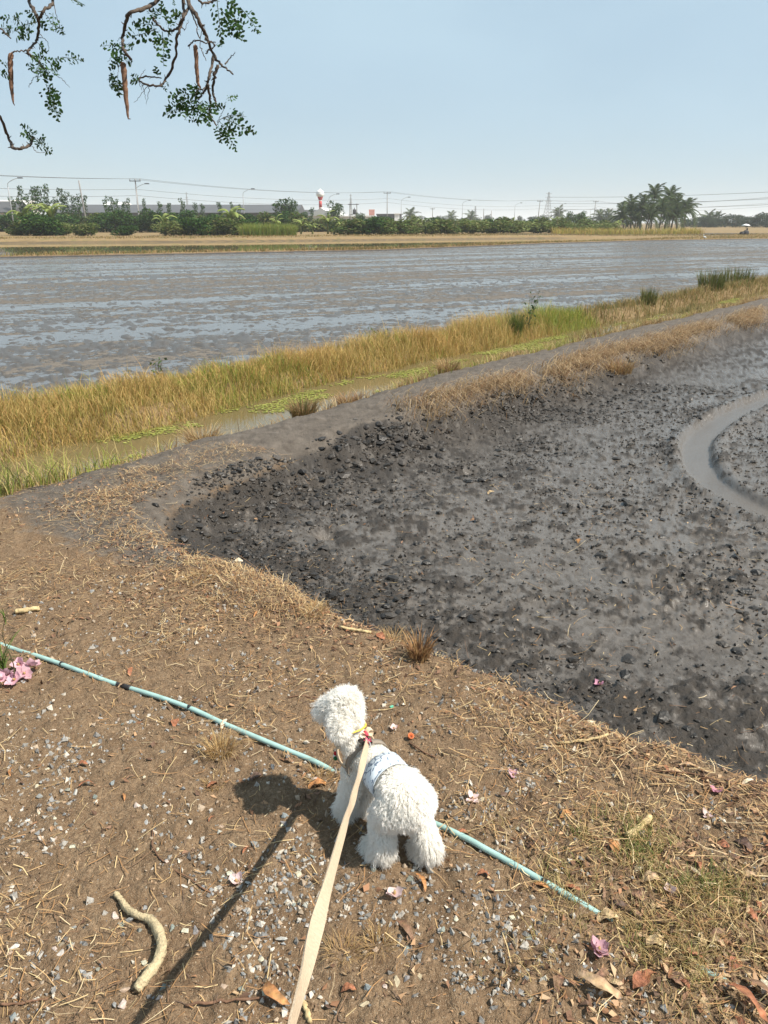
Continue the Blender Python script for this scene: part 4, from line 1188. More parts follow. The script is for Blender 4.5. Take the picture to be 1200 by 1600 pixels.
building('house', wpx(513, 225), 225, 8, 7, 3.2, 'white gabled house below the spreading round tree', rh=2.0, mr=M_white, win=2, rz=1.2)
building('house', wpx(486, 240), 240, 13, 8, 3.4, 'grey roofed low building behind the water tower', rh=1.6, mr=M_roofg, win=3)
building('shed', wpx(558, 222), 222, 9, 8, 3.0, 'flat white roofed shed right of the transformer stand', 'flat', mr=M_white, win=3)
building('block', wpx(581, 228), 228, 1.5, 1.5, 4.6, 'small pink square block at the right end of the flat white roof', 'flat', mw=M_pink, mr=M_pink, over=.1)
building('block', wpx(608, 300), 300, 9, 8, 4.2, 'grey fronted boxy building under the tall middle pole', 'flat', mw=M_roofg, mr=M_roofg, win=3)
building('block', wpx(620, 299), 299, 1.8, 7, 4.4, 'narrow white end block of the boxy building', 'flat', mw=M_white, mr=M_white)
building('shed', wpx(648, 240), 240, 2.6, 3, 2.1, 'tiny white shed peeping out of the hedge right of the middle', 'flat', mw=M_white)
building('shed', wpx(667, 240), 240, 4, 3, 2.2, 'low wide white shed in the hedge, right of the tiny one', 'flat', mw=M_white)

# machine under a white parasol far out on the right field
c = on_ground(1165, 365, 0.0); y = 120.0; cx = wpx(1165, y)
rt = empty('farm_tractor', (cx, y, float(zland(cx, y)[0])), .2); rt.scale = (.62,) * 3; tag(rt, 'small dark farm machine with driver seat under a white parasol on the far right field', 'tractor')
mb = MB(); V, q = box((0, 0, .62), (1.5, .6, .42)); V[(V[:, 0] < 0) & (V[:, 2] > .7), 2] -= .12; mb.add(V, q); mb.build('body', M_dark, rt, colour=False)
V, q = box((.45, 0, 1.0), (.5, .5, .12)); mb = MB(); mb.add(V, q); V, q = box((.68, 0, 1.25), (.08, .5, .5)); mb.add(V, q); mb.build('seat', M_dark, rt, colour=False)
for x_, y_, r_ in ((.5, -.45, .48), (.5, .45, .48), (-.6, -.4, .32), (-.6, .4, .32)):
    V, q = lathe([(0, -.1), (r_ * .8, -.1), (r_, -.06), (r_, .06), (r_ * .8, .1), (0, .1)], 14)
    V = np.stack([V[:, 0], V[:, 2], V[:, 1]], 1); MB().add(V + np.array([x_, y_, r_]), q).build('wheel', M_dark, rt, True, colour=False)
V, q, t_ = tube([(.2, 0, .8), (.2, 0, 2.1)], .025, 5); MB().add(V, q, t_).build('parasol_pole', M_metal, rt, colour=False)
V, q = lathe([(0, 2.45), (.3, 2.40), (.7, 2.25), (1.0, 2.05), (.98, 2.03), (.6, 2.18), (0, 2.36)], 10); V[:, 0] += .2; MB().add(V, q).build('parasol', M_white, rt, True, colour=False)

# white egret on the far bank
c = at_dist(1101, 372, 86); rt = empty('egret', (c[0], 86, float(zland(c[0], 86)[0])), 2.6); rt.scale = (.6,) * 3; tag(rt, 'small white egret standing on the far bank below the palms', 'bird')
Vb, Tb = ico(); me_ = bpy.data.meshes.new('x')
V, q, t_ = tube(spline([(-.30, 0, .42), (-.15, 0, .52), (.05, 0, .56), (.16, 0, .62), (.20, 0, .78), (.17, 0, .92), (.24, 0, .98), (.30, 0, .97)], 18), [.01, .05, .09, .115, .12, .115, .10, .075, .055, .04, .035, .032, .03, .03, .035, .04, .035, .02], 8)
MB().add(V, q, t_).build('body', M_white, rt, True, colour=False)
V, q, t_ = tube([(.30, 0, .97), (.42, 0, .95)], [.014, .003], 5); MB().add(V, q, t_, (0.5, 0.35, 0.05)).build('beak', M_paint, rt)
for s_ in (-1, 1):
    V, q, t_ = tube([(0, .04 * s_, .48), (.03, .04 * s_, .24), (-.01, .04 * s_, 0), (.06, .04 * s_, .005)], .011, 4); MB().add(V, q, t_, (0.03, 0.03, 0.03)).build('leg', M_paint, rt)
HAZE = 0.00038
haze_box()
# ---------------------------------------------------------------- the drumstick tree whose twigs hang into the picture
TD = 4.0
def tp(px, py, d=TD): return at_dist(px, py, d)
moringa = empty('moringa_tree', (-3.7, 2.9, 0)); tag(moringa, 'overhanging tree with thin bare twigs, feathery green leaves and long brown pods', 'tree')
M0 = np.array([-3.7, 2.9, 0.0])
BK = (0.085, 0.065, 0.050)
trunk = spline([(-3.7, 2.9, -.1), (-3.66, 2.95, .9), (-3.55, 3.05, 1.9), (-3.3, 3.2, 2.7)], 16)
V, q, t_ = tube(trunk - M0, np.linspace(.15, .09, 16), 10); MB().add(V, q, t_, (0.2, 0.17, 0.14)).build('trunk', M_bark, moringa, True)
def branch(pts, r0, r1, n=None, wob=.002, col=BK, knob=True, name='branch'):
    r0, r1 = r0 * .85, r1 * .85
    P = spline(pts, n or max(10, len(pts) * 6)); m = len(P)
    P[1:-1] += rng.normal(0, wob, (m - 2, 3))
    rad = np.linspace(r0, r1, m)
    if knob: rad = rad * rng.uniform(.85, 1.2, m)
    V, q, t_ = tube(P - M0, rad, 6)
    mb = MB(); mb.add(V, q, t_, col)
    if knob:                                                   # short spurs and leaf scars
        for k in range(1, m - 1, 2):
            d = rng.normal(size=3); d /= np.linalg.norm(d); l = rng.uniform(.006, .016) + rad[k]
            V, q, t_ = tube([P[k] - M0, P[k] - M0 + d * l], [rad[k] * .55, rad[k] * .15], 4); mb.add(V, q, t_, col)
    mb.build(name, M_bark, moringa, True)
    return P
limb_end = {}
def px_branch(pl, r0, r1, d=TD, drift=.10, **kw):
    ph = rng.uniform(0, 6.28)
    return branch([tp(a, b, d + drift * math.sin(ph + 1.7 * i)) for i, (a, b) in enumerate(pl)], r0, r1, **kw)
branch([trunk[-1], (-2.7, 3.5, 3.15), (-1.9, 3.85, 3.2), tp(250, -150), tp(292, -60)], .06, .020, 30)
branch([trunk[-2], (-2.9, 3.3, 2.9), tp(20, -130), tp(66, -50)], .04, .016, 24)
branch([trunk[-4], (-3.0, 3.3, 2.35), (-2.5, 3.8, 2.35), tp(-60, 150), tp(0, 182)], .03, .0085, 24)
px_branch([(292, -60), (247, 0), (226, 13), (202, 21), (196, 38), (192, 63), (193, 77), (199, 86), (205, 93)], .0115, .0065)
px_branch([(288, -60), (287, 0), (286, 29), (278, 52), (273, 95), (260, 122), (251, 133), (231, 133), (217, 125), (230, 119), (252, 122)], .0095, .0028)
px_branch([(295, 12), (286, 29), (276, 45), (258, 47), (242, 34), (240, 28)], .0075, .004)
px_branch([(292, -60), (294, 0), (307, 25), (321, 54), (334, 86), (346, 101), (364, 116)], .0135, .0035)
px_branch([(334, 86), (328, 117), (323, 135), (316, 148), (305, 155)], .0085, .004)
px_branch([(340, 101), (334, 126), (333, 146), (339, 166)], .008, .005)
px_branch([(325, 132), (329, 162), (328, 180), (338, 196)], .006, .004)
px_branch([(352, 100), (358, 93), (367, 81)], .004, .0015, knob=False)
px_branch([(296, 13), (307, 40), (314, 74), (322, 95)], .0035, .0015)
px_branch([(294, 72), (307, 63), (321, 66), (337, 66)], .004, .002)
px_branch([(318, 47), (322, 60), (336, 70), (325, 80), (322, 84)], .004, .0025)
px_branch([(305, 155), (309, 140), (318, 139), (330, 118)], .004, .002)
px_branch([(300, -40), (312, 1), (330, 3), (340, -6), (352, -40)], .006, .005)
px_branch([(66, -50), (47, 0), (53, 16), (59, 30), (60, 52), (55, 67), (43, 79), (47, 86), (61, 97), (69, 108)], .0085, .005)
px_branch([(66, -50), (83, 0), (69, 16), (61, 30)], .008, .0065)
px_branch([(43, 79), (33, 80), (23, 80), (19, 82)], .0035, .0025, knob=False)
px_branch([(0, 182), (14, 216), (20, 231), (33, 232), (47, 226), (51, 214)], .008, .007)
px_branch([(-40, 20), (0, 45), (17, 60)], .006, .003)
for pl in ([(217, 125), (227, 108)], [(232, 133), (209, 160)], [(222, 128), (228, 156)], [(234, 134), (229, 163)], [(217, 126), (222, 141)], [(84, 4), (88, 22), (93, 40), (101, 55)], [(69, 18), (82, 38), (92, 45)],
           [(62, 53), (74, 66), (76, 78)], [(82, 114), (97, 124), (109, 137)], [(50, 229), (58, 238), (72, 238)], [(53, 121), (47, 131), (45, 136)], [(338, 196), (349, 172), (353, 158)], [(341, 192), (348, 184), (364, 182)],
           [(313, 60), (318, 40), (322, 52)], [(288, 48), (295, 31)], [(193, 95), (178, 86), (168, 97)], [(195, 98), (186, 105), (183, 122)]):
    px_branch(pl, .0018, .0008, knob=False, drift=.04, name='twig')
# long ribbed pods
for pl, rmax in (([(193, 97), (193, 103), (196, 130), (200, 160), (204, 186)], .0145), ([(305, 69), (306, 78), (309, 105), (312, 128), (317, 142)], .0115), ([(19, 81), (17, 92), (17, 112), (19, 140), (23, 165)], .0135)):
    P = spline([tp(a, b, TD - .03) for a, b in pl], 34); P[4:-1] += np.cumsum(rng.normal(0, .0009, (29, 3)), axis=0); f = np.linspace(0, 1, 34)
    rad = rmax * np.clip(np.minimum(f * 9, 1), .2, 1) * .86 * (1 - .85 * f ** 4) * (1 + .08 * np.sin(f * 60 + 3 * np.sin(f * 9))) * rng.uniform(.93, 1.07, 34)
    V, q, t_ = tube(P - M0, rad, 9); ridge = np.tile([1.0, .80, 1.0], 12 * 40)[:34 * 9]
    c = np.tile((0.20, 0.115, 0.075), (len(V), 1)) * rng.uniform(.85, 1.1, (len(V), 1))
    MB().add(V, q, t_, c).build('seed_pod', M_bark, moringa, True)
# feathery leaves, each its own part
def frond_mesh(n, seed):
    """rachis of unit length with side stalks carrying round leaflets; leaflet size follows the real 1.5 cm"""
    mb = MB(); L0 = n * .0092
    V, q, t_ = tube(spline([(0, 0, 0), (.5, .02, .03), (1, 0, -.06)], 7), np.linspace(.012, .004, 7), 3); mb.add(V, q, None, (0.10, 0.12, 0.05))
    for k in range(n):
        f = .12 + .88 * (k + .3) / n; sd = 1 if k % 2 else -1
        lat = (.22 if n > 8 else .28) * (1.05 - f * .7)
        for j in range(2 if f < .75 else 1):
            c = np.array([f + .05 * j + rng.uniform(-.02, .02), sd * lat * (.35 + .6 * j) + rng.uniform(-.03, .03), rng.uniform(-.10, .03)])
            a = rng.uniform(-.5, .5) + sd * .9; s_ = (.0085 / L0) * rng.uniform(.7, 1.25); tl = rng.normal(0, .35, 2)
            u = np.array([math.cos(a), math.sin(a), tl[0]]); w = np.array([-math.sin(a), math.cos(a), tl[1]])
            P = [c - u * s_, c - u * .35 * s_ - w * .55 * s_, c + u * .5 * s_ - w * .5 * s_, c + u * s_, c + u * .5 * s_ + w * .5 * s_, c - u * .35 * s_ + w * .55 * s_]
            mb.add(P, [(0, 1, 2, 3), (0, 3, 4, 5)], None, vary((0.042, 0.092, 0.024), 1, .35)[0])
            if j == 0:
                V, q, t_ = tube([(f, 0, 0), c], .004, 3, False); mb.add(V, q, None, (0.10, 0.12, 0.05))
    return mb.mesh('compound_leaf', M_leaf)
FR = {n: [frond_mesh(n, i) for i in range(3)] for n in (6, 10, 16, 26)}
def frond(a, b, i):
    pa, pb = tp(*a, TD + rng.uniform(-.06, .06)), tp(*b, TD + rng.uniform(-.10, .10))
    d = pb - pa; L_ = np.linalg.norm(d); n = min(FR, key=lambda k: abs(k * .0092 - L_))
    o = link('leaf', FR[n][i % 3], moringa)
    X = Vector(d).normalized(); side = X.cross(Vector((0, 1, 0))).normalized()
    ang = rng.uniform(-.6, .6); Y = (side * math.cos(ang) + X.cross(side) * math.sin(ang)).normalized(); Z = X.cross(Y)
    m = Matrix((X, Y, Z)).transposed().to_4x4(); m.translation = Vector(pa - M0)
    o.matrix_local = m @ Matrix.Diagonal((L_, L_, L_, 1))
C6 = lambda x, y: (150 + x / 4.444, y / 4.444)
C7 = lambda x, y: (x / 6.4, y / 6.4)
F6 = [(180,310,25,315),(200,310,250,320),(190,330,100,380),(180,400,85,490),(200,410,240,440),(150,520,160,680),(120,520,90,560),(140,560,170,660),(90,530,130,600),(420,200,205,260),(440,180,240,150),(410,140,380,60),(400,90,460,70),(440,210,400,330),(460,220,470,450),(440,250,490,330),(460,80,450,0),(500,190,560,60),(490,170,480,60),(590,120,520,70),(540,110,590,80),(520,200,500,250),(300,555,230,570),(290,560,240,520),(460,590,490,640),(430,530,410,460),(490,560,500,600),(540,40,540,0),
      (840,0,870,310),(860,60,1035,290),(900,0,1040,120),(1000,50,1135,230),(890,120,930,260),(960,110,990,270),(930,0,970,60),(860,280,870,320),(900,130,960,100),(920,140,1010,200),
      (740,650,500,660),(700,690,455,800),(720,690,570,770),(740,700,610,820),(760,720,640,850),(780,740,780,880),(700,660,640,580),(690,690,690,590),(830,740,900,740),(905,690,985,660),(880,820,1030,800),(890,820,1120,940),(850,870,870,1000),(870,870,980,1060),(860,850,1000,950),(870,880,920,1000),(800,780,700,860),(790,740,720,760),(640,680,480,760),(620,690,560,770),(800,700,850,780),(780,720,840,800),(700,720,740,780),(190,420,110,440),(210,380,150,420)]
F7 = [(390,190,470,310),(370,220,200,260),(220,250,150,300),(300,310,160,390),(330,150,250,100),(360,200,300,150),(200,210,120,160),(110,190,0,170),(130,280,0,280),(110,280,60,330),(280,310,340,320),(380,430,465,520),(400,560,470,600),(430,600,530,590),(500,640,640,570),(620,570,835,610),(330,640,260,640),(350,650,280,700),(390,680,370,800),(420,700,455,830),(440,700,520,810),(480,690,590,720),(500,640,605,690),(460,840,590,1230),(470,850,600,950),(480,920,590,1000),(490,990,610,1060),(500,1050,590,1120),(500,960,470,1080),(0,600,80,690),(0,700,95,790),(330,1370,200,1240),(330,1370,210,1345),(340,1350,345,1300),(350,1370,390,1480),(370,1380,510,1540),(380,1390,450,1400),(740,0,830,45),(400,560,350,620),(410,620,350,720),(440,640,400,740),(470,660,440,780),(380,540,320,600),(380,580,430,520),(250,380,170,370),(530,130,520,300),(560,250,650,350)]
for i, (a, b, c_, d_) in enumerate(F6): frond(C6(a, b), C6(c_, d_), i)
for i, (a, b, c_, d_) in enumerate(F7): frond(C7(a, b), C7(c_, d_), i + 1)

# ---------------------------------------------------------------- ground litter
def gxy(px, py):
    p = on_ground(px, py, 0.0)
    z = float(zland(p[0], p[1])[0]); p = on_ground(px, py, z)
    return p[0], p[1], float(zland(p[0], p[1])[0])
def paddyD(x, y):
    s, t = to_st(x, y); return np.minimum(s - 2.10, 3.80 - t)

# straw and broken stems
n = 230000
x = rng.uniform(-2.6, 2.2, n); y = rng.uniform(0.85, 5.2, n)
s, t = to_st(x, y); D = paddyD(x, y)
nz = fbm(x * 2.3, y * 2.3, 4, 91); n2 = fbm(x * 6, y * 6, 3, 92)
den = 0.035 + 0.32 * np.clip(nz * 2.6 - 1.05, 0, 1) * n2 * 1.6
den *= 1 - .8 * land(x, y, False)[1]['pathm']
den += 0.62 * np.exp(-((D + .20) / .17) ** 2) * (D < .12) * (s < 2.5) * np.clip(nz * 2.4 - .6, 0, 1)       # along the mud
den += 0.9 * np.exp(-((x + .64) / .42) ** 2 - ((y - 3.12) / .40) ** 2) * n2 * 1.3                          # mat at the corner
den += 0.7 * np.exp(-((t - 4.15) / .2) ** 2) * (s > 2) * np.clip(fbm(x * 3, y * 3, 3, 93) * 3 - 1.35, 0, 1)  # drifts on the path
den += 0.34 * sst(.25, .8, x) * sst(2.1, 1.5, y) * n2 * 1.6
den += 0.6 * np.exp(-((x + 1.45) / .3) ** 2 - ((y - 4.15) / .2) ** 2)
den *= np.where(D > .05, .10, 1) * np.where(t > 4.6, .4, 1)
k = rng.uniform(0, 1, n) < den
x, y = x[k], y[k]; n = len(x); z = zland(x, y)
ln = rng.gamma(1.9, .016, n) + .006
STR = [(0.56, 0.42, 0.22), (0.44, 0.29, 0.14), (0.34, 0.19, 0.085), (0.64, 0.51, 0.31), (0.20, 0.12, 0.07), (0.13, 0.085, 0.06)]
mb = MB(); mb.add(*(lambda r: (r[0], r[1], None, r[2]))(straws(np.stack([x, y, z + rng.uniform(.001, .010, n) + np.clip(den[k] - .25, 0, 1) * rng.uniform(0, .045, n)], 1), rng.uniform(0, 6.28, n), rng.normal(.05, .16, n) + np.clip(den[k] - .2, 0, 1) * rng.normal(0, .7, n), ln, rng.uniform(.0007, .0023, n), rng.normal(0, .35, n), pick(STR, n, [.17, .24, .25, .07, .16, .11]), 2)))
tag(mb.build('straw_litter', M_straw), 'loose straw and broken dry stems strewn over the brown dirt', kind='stuff')
# small dead leaf scraps
n = 60000
x = rng.uniform(-2.2, 2.0, n); y = rng.uniform(0.9, 4.6, n); D = paddyD(x, y); s, t = to_st(x, y)
nz = fbm(x * 2.9, y * 2.9, 4, 95)
den = .05 + .9 * sst(.15, .6, x) * sst(2.0, 1.5, y) + .6 * np.exp(-((D + .15) / .16) ** 2) * (s < 2.5) + .9 * np.exp(-((x + .62) / .45) ** 2 - ((y - 3.1) / .42) ** 2)
k = rng.uniform(0, 1, n) < (den + .10) * np.clip(nz * 2.6 - .7, 0.10, 1) * np.where(D > .08, .1, 1)
x, y = x[k], y[k]; n = len(x)
P = np.stack([x, y, zland(x, y) + rng.uniform(.003, .009, n)], 1)
V, q, c = rand_quads(P, rng.uniform(.004, .014, n), pick([(0.27, 0.14, 0.075), (0.36, 0.22, 0.12), (0.18, 0.10, 0.06), (0.40, 0.28, 0.165), (0.12, 0.07, 0.045)], n), 1.1, .42)
V += rng.normal(0, .0022, V.shape)
mb = MB(); mb.add(V, q, None, c); tag(mb.build('leaf_scraps', M_dryleaf), 'crumbled scraps of dead leaf among the straw on the dirt', kind='stuff')

# clods: broken black mud, crumbs of soil
OCT = (np.array([(1, 0, 0), (0, 1, 0), (-1, 0, 0), (0, -1, 0), (0, 0, 1), (0, 0, -1)], float), np.array([(0, 1, 4), (1, 2, 4), (2, 3, 4), (3, 0, 4), (1, 0, 5), (2, 1, 5), (3, 2, 5), (0, 3, 5)]))
def clods(name, label, n, xr, yr, dens, size, col, mat, flat=.7, low=False):
    x = rng.uniform(*xr, n); y = rng.uniform(*yr, n)
    k = rng.uniform(0, 1, n) < dens(x, y); x, y = x[k], y[k]; n = len(x)
    sz = np.clip(rng.gamma(1.15, size / 1.15, n), 0, size * (2.6 if low else 4.5)) + size * .3
    Vi, Ti = OCT if low else ico(); m = len(Vi)
    V = Vi[None] * rng.uniform(.55, 1.35, (n, m, 1))
    V = V * sz[:, None, None] * np.stack([rng.uniform(.8, 1.4, n), rng.uniform(.8, 1.2, n), rng.uniform(.5, 1, n) * flat], 1)[:, None, :]
    for i0, i1 in ((1, 2), (0, 2)) if low else ():
        a = rng.uniform(0, 6.28, n); ca, sa = np.cos(a)[:, None], np.sin(a)[:, None]; A_, B2 = V[..., i0].copy(), V[..., i1].copy()
        V[..., i0] = A_ * ca - B2 * sa; V[..., i1] = A_ * sa + B2 * ca
    a = rng.uniform(0, 6.28, n); ca, sa = np.cos(a)[:, None], np.sin(a)[:, None]
    V = np.stack([V[..., 0] * ca - V[..., 1] * sa, V[..., 0] * sa + V[..., 1] * ca, V[..., 2]], 2)
    V += np.stack([x, y, zland(x, y) + sz * .10], 1)[:, None, :]
    T = (np.arange(n) * m)[:, None, None] + Ti[None]
    mb = MB(); mb.add(V.reshape(-1, 3), None, T.reshape(-1, 3), np.repeat(pick(col, n), m, 0))
    tag(mb.build(name, mat), label, kind='stuff')
def d_mud(x, y):
    s, t = to_st(x, y); D = np.minimum(s - 2.10, 3.80 - t); rd, _ = rut_dist(x, y)
    return np.where(D > -.05, (.16 + .9 * np.exp(-np.clip(D, 0, 9) / .40)) * np.clip(fbm(x * 1.7, y * 1.7, 3, 96) * 2.6 - .75, .03, 1), 0) * (rd > .14)
MUDC = [(0.018, 0.015, 0.012), (0.030, 0.025, 0.020), (0.045, 0.038, 0.031)]
clods('mud_clods', 'small black clods of wet mud standing out of the smooth slurry', 110000, (-1.2, 4.6), (1.8, 8.5), d_mud, .0062, MUDC, M_clod)
clods('mud_crumbs', 'fine ragged crumbs of black mud scattered over the slurry', 130000, (-1.2, 4.2), (1.8, 7.5), lambda x, y: .75 * d_mud(x, y) ** .7, .0042, MUDC, M_clod, .7, True)
def d_heap(x, y):
    s, t = to_st(x, y)
    return np.exp(-((s - 4.35) / .6) ** 2 - ((t - 3.68) / .20) ** 2) + .8 * np.exp(-((s - 3.3) / .6) ** 2 - ((t - 3.45) / .22) ** 2) + .25 * np.exp(-((t - 3.72) / .12) ** 2) * (s > 4) * (s < 12)
clods('bank_clods', 'crumbled black clods heaped on the cut edge of the bund', 46000, (-1.4, 5), (3.5, 10), d_heap, .0085, [(0.020, 0.017, 0.014), (0.034, 0.028, 0.023), (0.055, 0.046, 0.038)], M_clod, .9)

# gravel: chips too small to pick apart
def d_grav(x, y):
    s, t = to_st(x, y); D = np.minimum(s - 2.10, 3.80 - t)
    c = np.clip(fbm(x * 4.2, y * 4.2, 4, 97) * 3.4 - 1.45, 0, 1)
    w = .15 + 1.0 * np.exp(-((x + .42) / .45) ** 2 - ((y - 1.40) / .32) ** 2) + 1.0 * np.exp(-((x - .18) / .34) ** 2 - ((y - 1.18) / .16) ** 2) + .5 * np.exp(-((x + 1.1) / .3) ** 2 - ((y - 2.1) / .3) ** 2) + .7 * np.exp(-((x - .32) / .15) ** 2 - ((y - 1.75) / .12) ** 2)
    return w * (.04 + c) * (D < -.08) * (y < 3.2)
STN = [(0.255, 0.24, 0.215), (0.36, 0.335, 0.295), (0.175, 0.168, 0.158), (0.46, 0.41, 0.34), (0.235, 0.236, 0.232), (0.32, 0.25, 0.18)]
clods('gravel', 'small grey and white gravel chips trodden into the dirt', 70000, (-1.7, 1.3), (.95, 3.2), d_grav, .0036, STN, M_stone, .85, True)
clods('soil_crumbs', 'crumbs of dry brown soil', 60000, (-1.8, 1.4), (.95, 3.4), lambda x, y: (paddyD(x, y) < -.02) * .5, .0020, [(0.20, 0.135, 0.08), (0.29, 0.20, 0.125), (0.14, 0.09, 0.055)], M_stone, .8, True)

# nearest landmark, for saying which one
LM = [((560, 1335), "by the dog's hind paws"), ((455, 1240), "in the dog's shadow"), ((110, 1050), 'near the left run of the blue pipe'), ((310, 1110), 'beside the middle of the blue pipe left of the dog'),
      ((830, 1370), 'along the blue pipe right of the dog'), ((225, 1470), 'round the crooked pale stick'), ((380, 1370), 'by the faded flower near the leash shadow'), ((620, 1400), 'by the pale flower below the dog'),
      ((935, 1490), 'round the pink flower in the lower right grass'), ((1000, 1320), 'in the green grass patch'), ((1130, 1560), 'in the bottom right corner litter'), ((700, 1540), 'on the gravel at the bottom right of the leash'),
      ((430, 1540), 'at the bottom left of the leash'), ((80, 1530), 'in the bottom left corner'), ((60, 1300), 'on the bare dirt at the left edge'), ((190, 1230), 'on the gravelly dirt left of the dog'),
      ((800, 1215), 'by the small pink flower right of the dog'), ((1130, 1240), 'on the mud edge at the right'), ((640, 1050), 'on the dirt edge above the dog'), ((300, 900), 'in the straw at the corner of the mud'),
      ((120, 960), 'on the dirt above the blue pipe'), ((450, 1000), 'on the dirt left of the dark mud'), ((900, 1180), 'on the dirt edge right of the dog')]
LMG = [(np.array(gxy(*p)[:2]), s_) for p, s_ in LM]
def near(x, y): return min(LMG, key=lambda l: (l[0][0] - x) ** 2 + (l[0][1] - y) ** 2)[1]

# stones large enough to pick up one by one
def stone_mesh(i):
    d = rng.normal(size=(11, 3)); d /= np.linalg.norm(d, axis=1)[:, None]                 # broken chip: hull of a few points
    d = d * rng.uniform(.75, 1.2, (11, 1)) * np.array([rng.uniform(.9, 1.45), rng.uniform(.7, 1.1), rng.uniform(.45, .8)])
    import bmesh
    b = bmesh.new(); [b.verts.new(p) for p in d]; r = bmesh.ops.convex_hull(b, input=b.verts)
    bmesh.ops.delete(b, geom=[v for v in b.verts if not v.link_faces], context='VERTS'); bmesh.ops.triangulate(b, faces=b.faces); b.verts.index_update()
    V = np.array([v.co for v in b.verts]); T = [[v.index for v in f.verts] for f in b.faces]; b.free()
    mb = MB(); mb.add(V, None, T, vary(STN[i % 6], 1, .12)[0]); return mb.mesh('stone', M_pebble)
STM = [stone_mesh(i) for i in range(18)]
CN = ['grey', 'light grey', 'dark grey', 'whitish', 'bluish grey', 'tan']
SPOT = [(480, 1447), (565, 1400 + 35), (247, 1425), (215, 1330), (85, 1310), (300, 1390), (288, 1385), (310, 1395), (180, 1430), (205, 1440), (190, 1445), (215, 1455), (95, 1490), (110, 1478), (85, 1485), (290, 1455), (268, 1450), (225, 1505), (220, 1540), (195, 1545), (250, 1560), (255, 1545), (176, 1574), (190, 1572), (20, 1590), (305, 1455), (360, 1465), (367, 1345), (395, 1320), (385, 1278), (440, 1290), (445, 1275), (150, 1247), (215, 1258), (118, 1238), (105, 1235), (60, 1245), (175, 1225), (225, 1215), (380, 1525), (415, 1550), (430, 1555), (475, 1355), (465, 1365), (630, 1365), (640, 1375), (645, 1360), (575, 1545), (570, 1570), (600, 1540), (620, 1535), (635, 1530), (655, 1525), (745, 1475), (735, 1240), (752, 1250), (945, 1240), (490, 1490), (440, 1470), (350, 1540)]
spots = [gxy(*p) for p in SPOT]
xx = rng.uniform(-1.0, 1.0, 6000); yy = rng.uniform(1.05, 2.4, 6000); kk = rng.uniform(0, 1, 6000) < d_grav(xx, yy) * .5
spots += [(a, b, float(zland(a, b)[0])) for a, b in list(zip(xx[kk], yy[kk]))[:150]]
for i, (x, y, z) in enumerate(spots):
    k = int(rng.integers(0, 18)); o = link('stone', STM[k]); r = rng.uniform(.0065, .0125) if i < len(SPOT) else rng.uniform(.005, .010)
    o.location = (x, y, z + r * .08); o.scale = (r, r, r); o.rotation_euler = (rng.uniform(-.4, .4), rng.uniform(-.4, .4), rng.uniform(0, 6.28))
    w = near(x, y); tag(o, f'{CN[k % 6]} angular stone chip {w}', 'stone', f'{CN[k % 6]} stones {w}')

# dead leaves
def leaf_mesh(i):
    n = 9; V = []; q = []; asp = [.13, .16, .10, .27, .20, .12, .32, .11][i]; curl = rng.uniform(.3, 1.3) * (1 if i % 2 else -1); arch = rng.uniform(.06, .28); fold = rng.uniform(.05, .3)
    for k in range(n):
        f = k / (n - 1); w = asp * math.sin(math.pi * min(1, f * .94 + .05)) ** .8 * (1 if k < n - 1 else .1) * rng.uniform(.82, 1.12) + .008
        a = curl * (f - .5) * 1.3; cx = (f - .5) * math.cos(a * .5); cyy = (f - .5) ** 2 * curl * .5; zz = arch * math.sin(math.pi * f)
        tw = rng.uniform(-.06, .06)
        V += [(cx, cyy - w, zz + fold * w + tw), (cx, cyy, zz), (cx, cyy + w, zz + fold * w * 1.3 - tw)]
        if k: b = 3 * (k - 1); q += [(b, b + 1, b + 4, b + 3), (b + 1, b + 2, b + 5, b + 4)]
    return np.array(V), q
LFS = [leaf_mesh(i) for i in range(8)]
LCOL = {'reddish brown': (0.30, 0.125, 0.065), 'dull brown': (0.22, 0.13, 0.08), 'tan': (0.42, 0.29, 0.17), 'dark brown': (0.105, 0.065, 0.048), 'orange brown': (0.40, 0.19, 0.075), 'pale': (0.56, 0.47, 0.35)}
LME = {}
for c, rgb in LCOL.items():
    for i, (V, q) in enumerate(LFS):
        mb = MB(); cc = vary(rgb, len(V), .14); cc[1::3] *= 1.2; mb.add(V, q, None, cc); LME[c, i] = mb.mesh('dead_leaf', M_dryleaf, smooth=True)
SHAPE = ['narrow', 'narrow', 'slim', 'broad', 'oval', 'narrow', 'broad', 'slim']
def leaf(x, y, z, L_, az, c, i, label=None, group=None):
    o = link('dead_leaf', LME[c, i]); o.location = (x, y, z + .004); o.scale = (L_,) * 3
    o.rotation_euler = (rng.uniform(-.35, .35), rng.uniform(-.2, .2), az)
    w = near(x, y); tag(o, label or f'{SHAPE[i]} {c} dead leaf {w}', 'dead leaf', group or f'{SHAPE[i]} {c} leaves {w}')
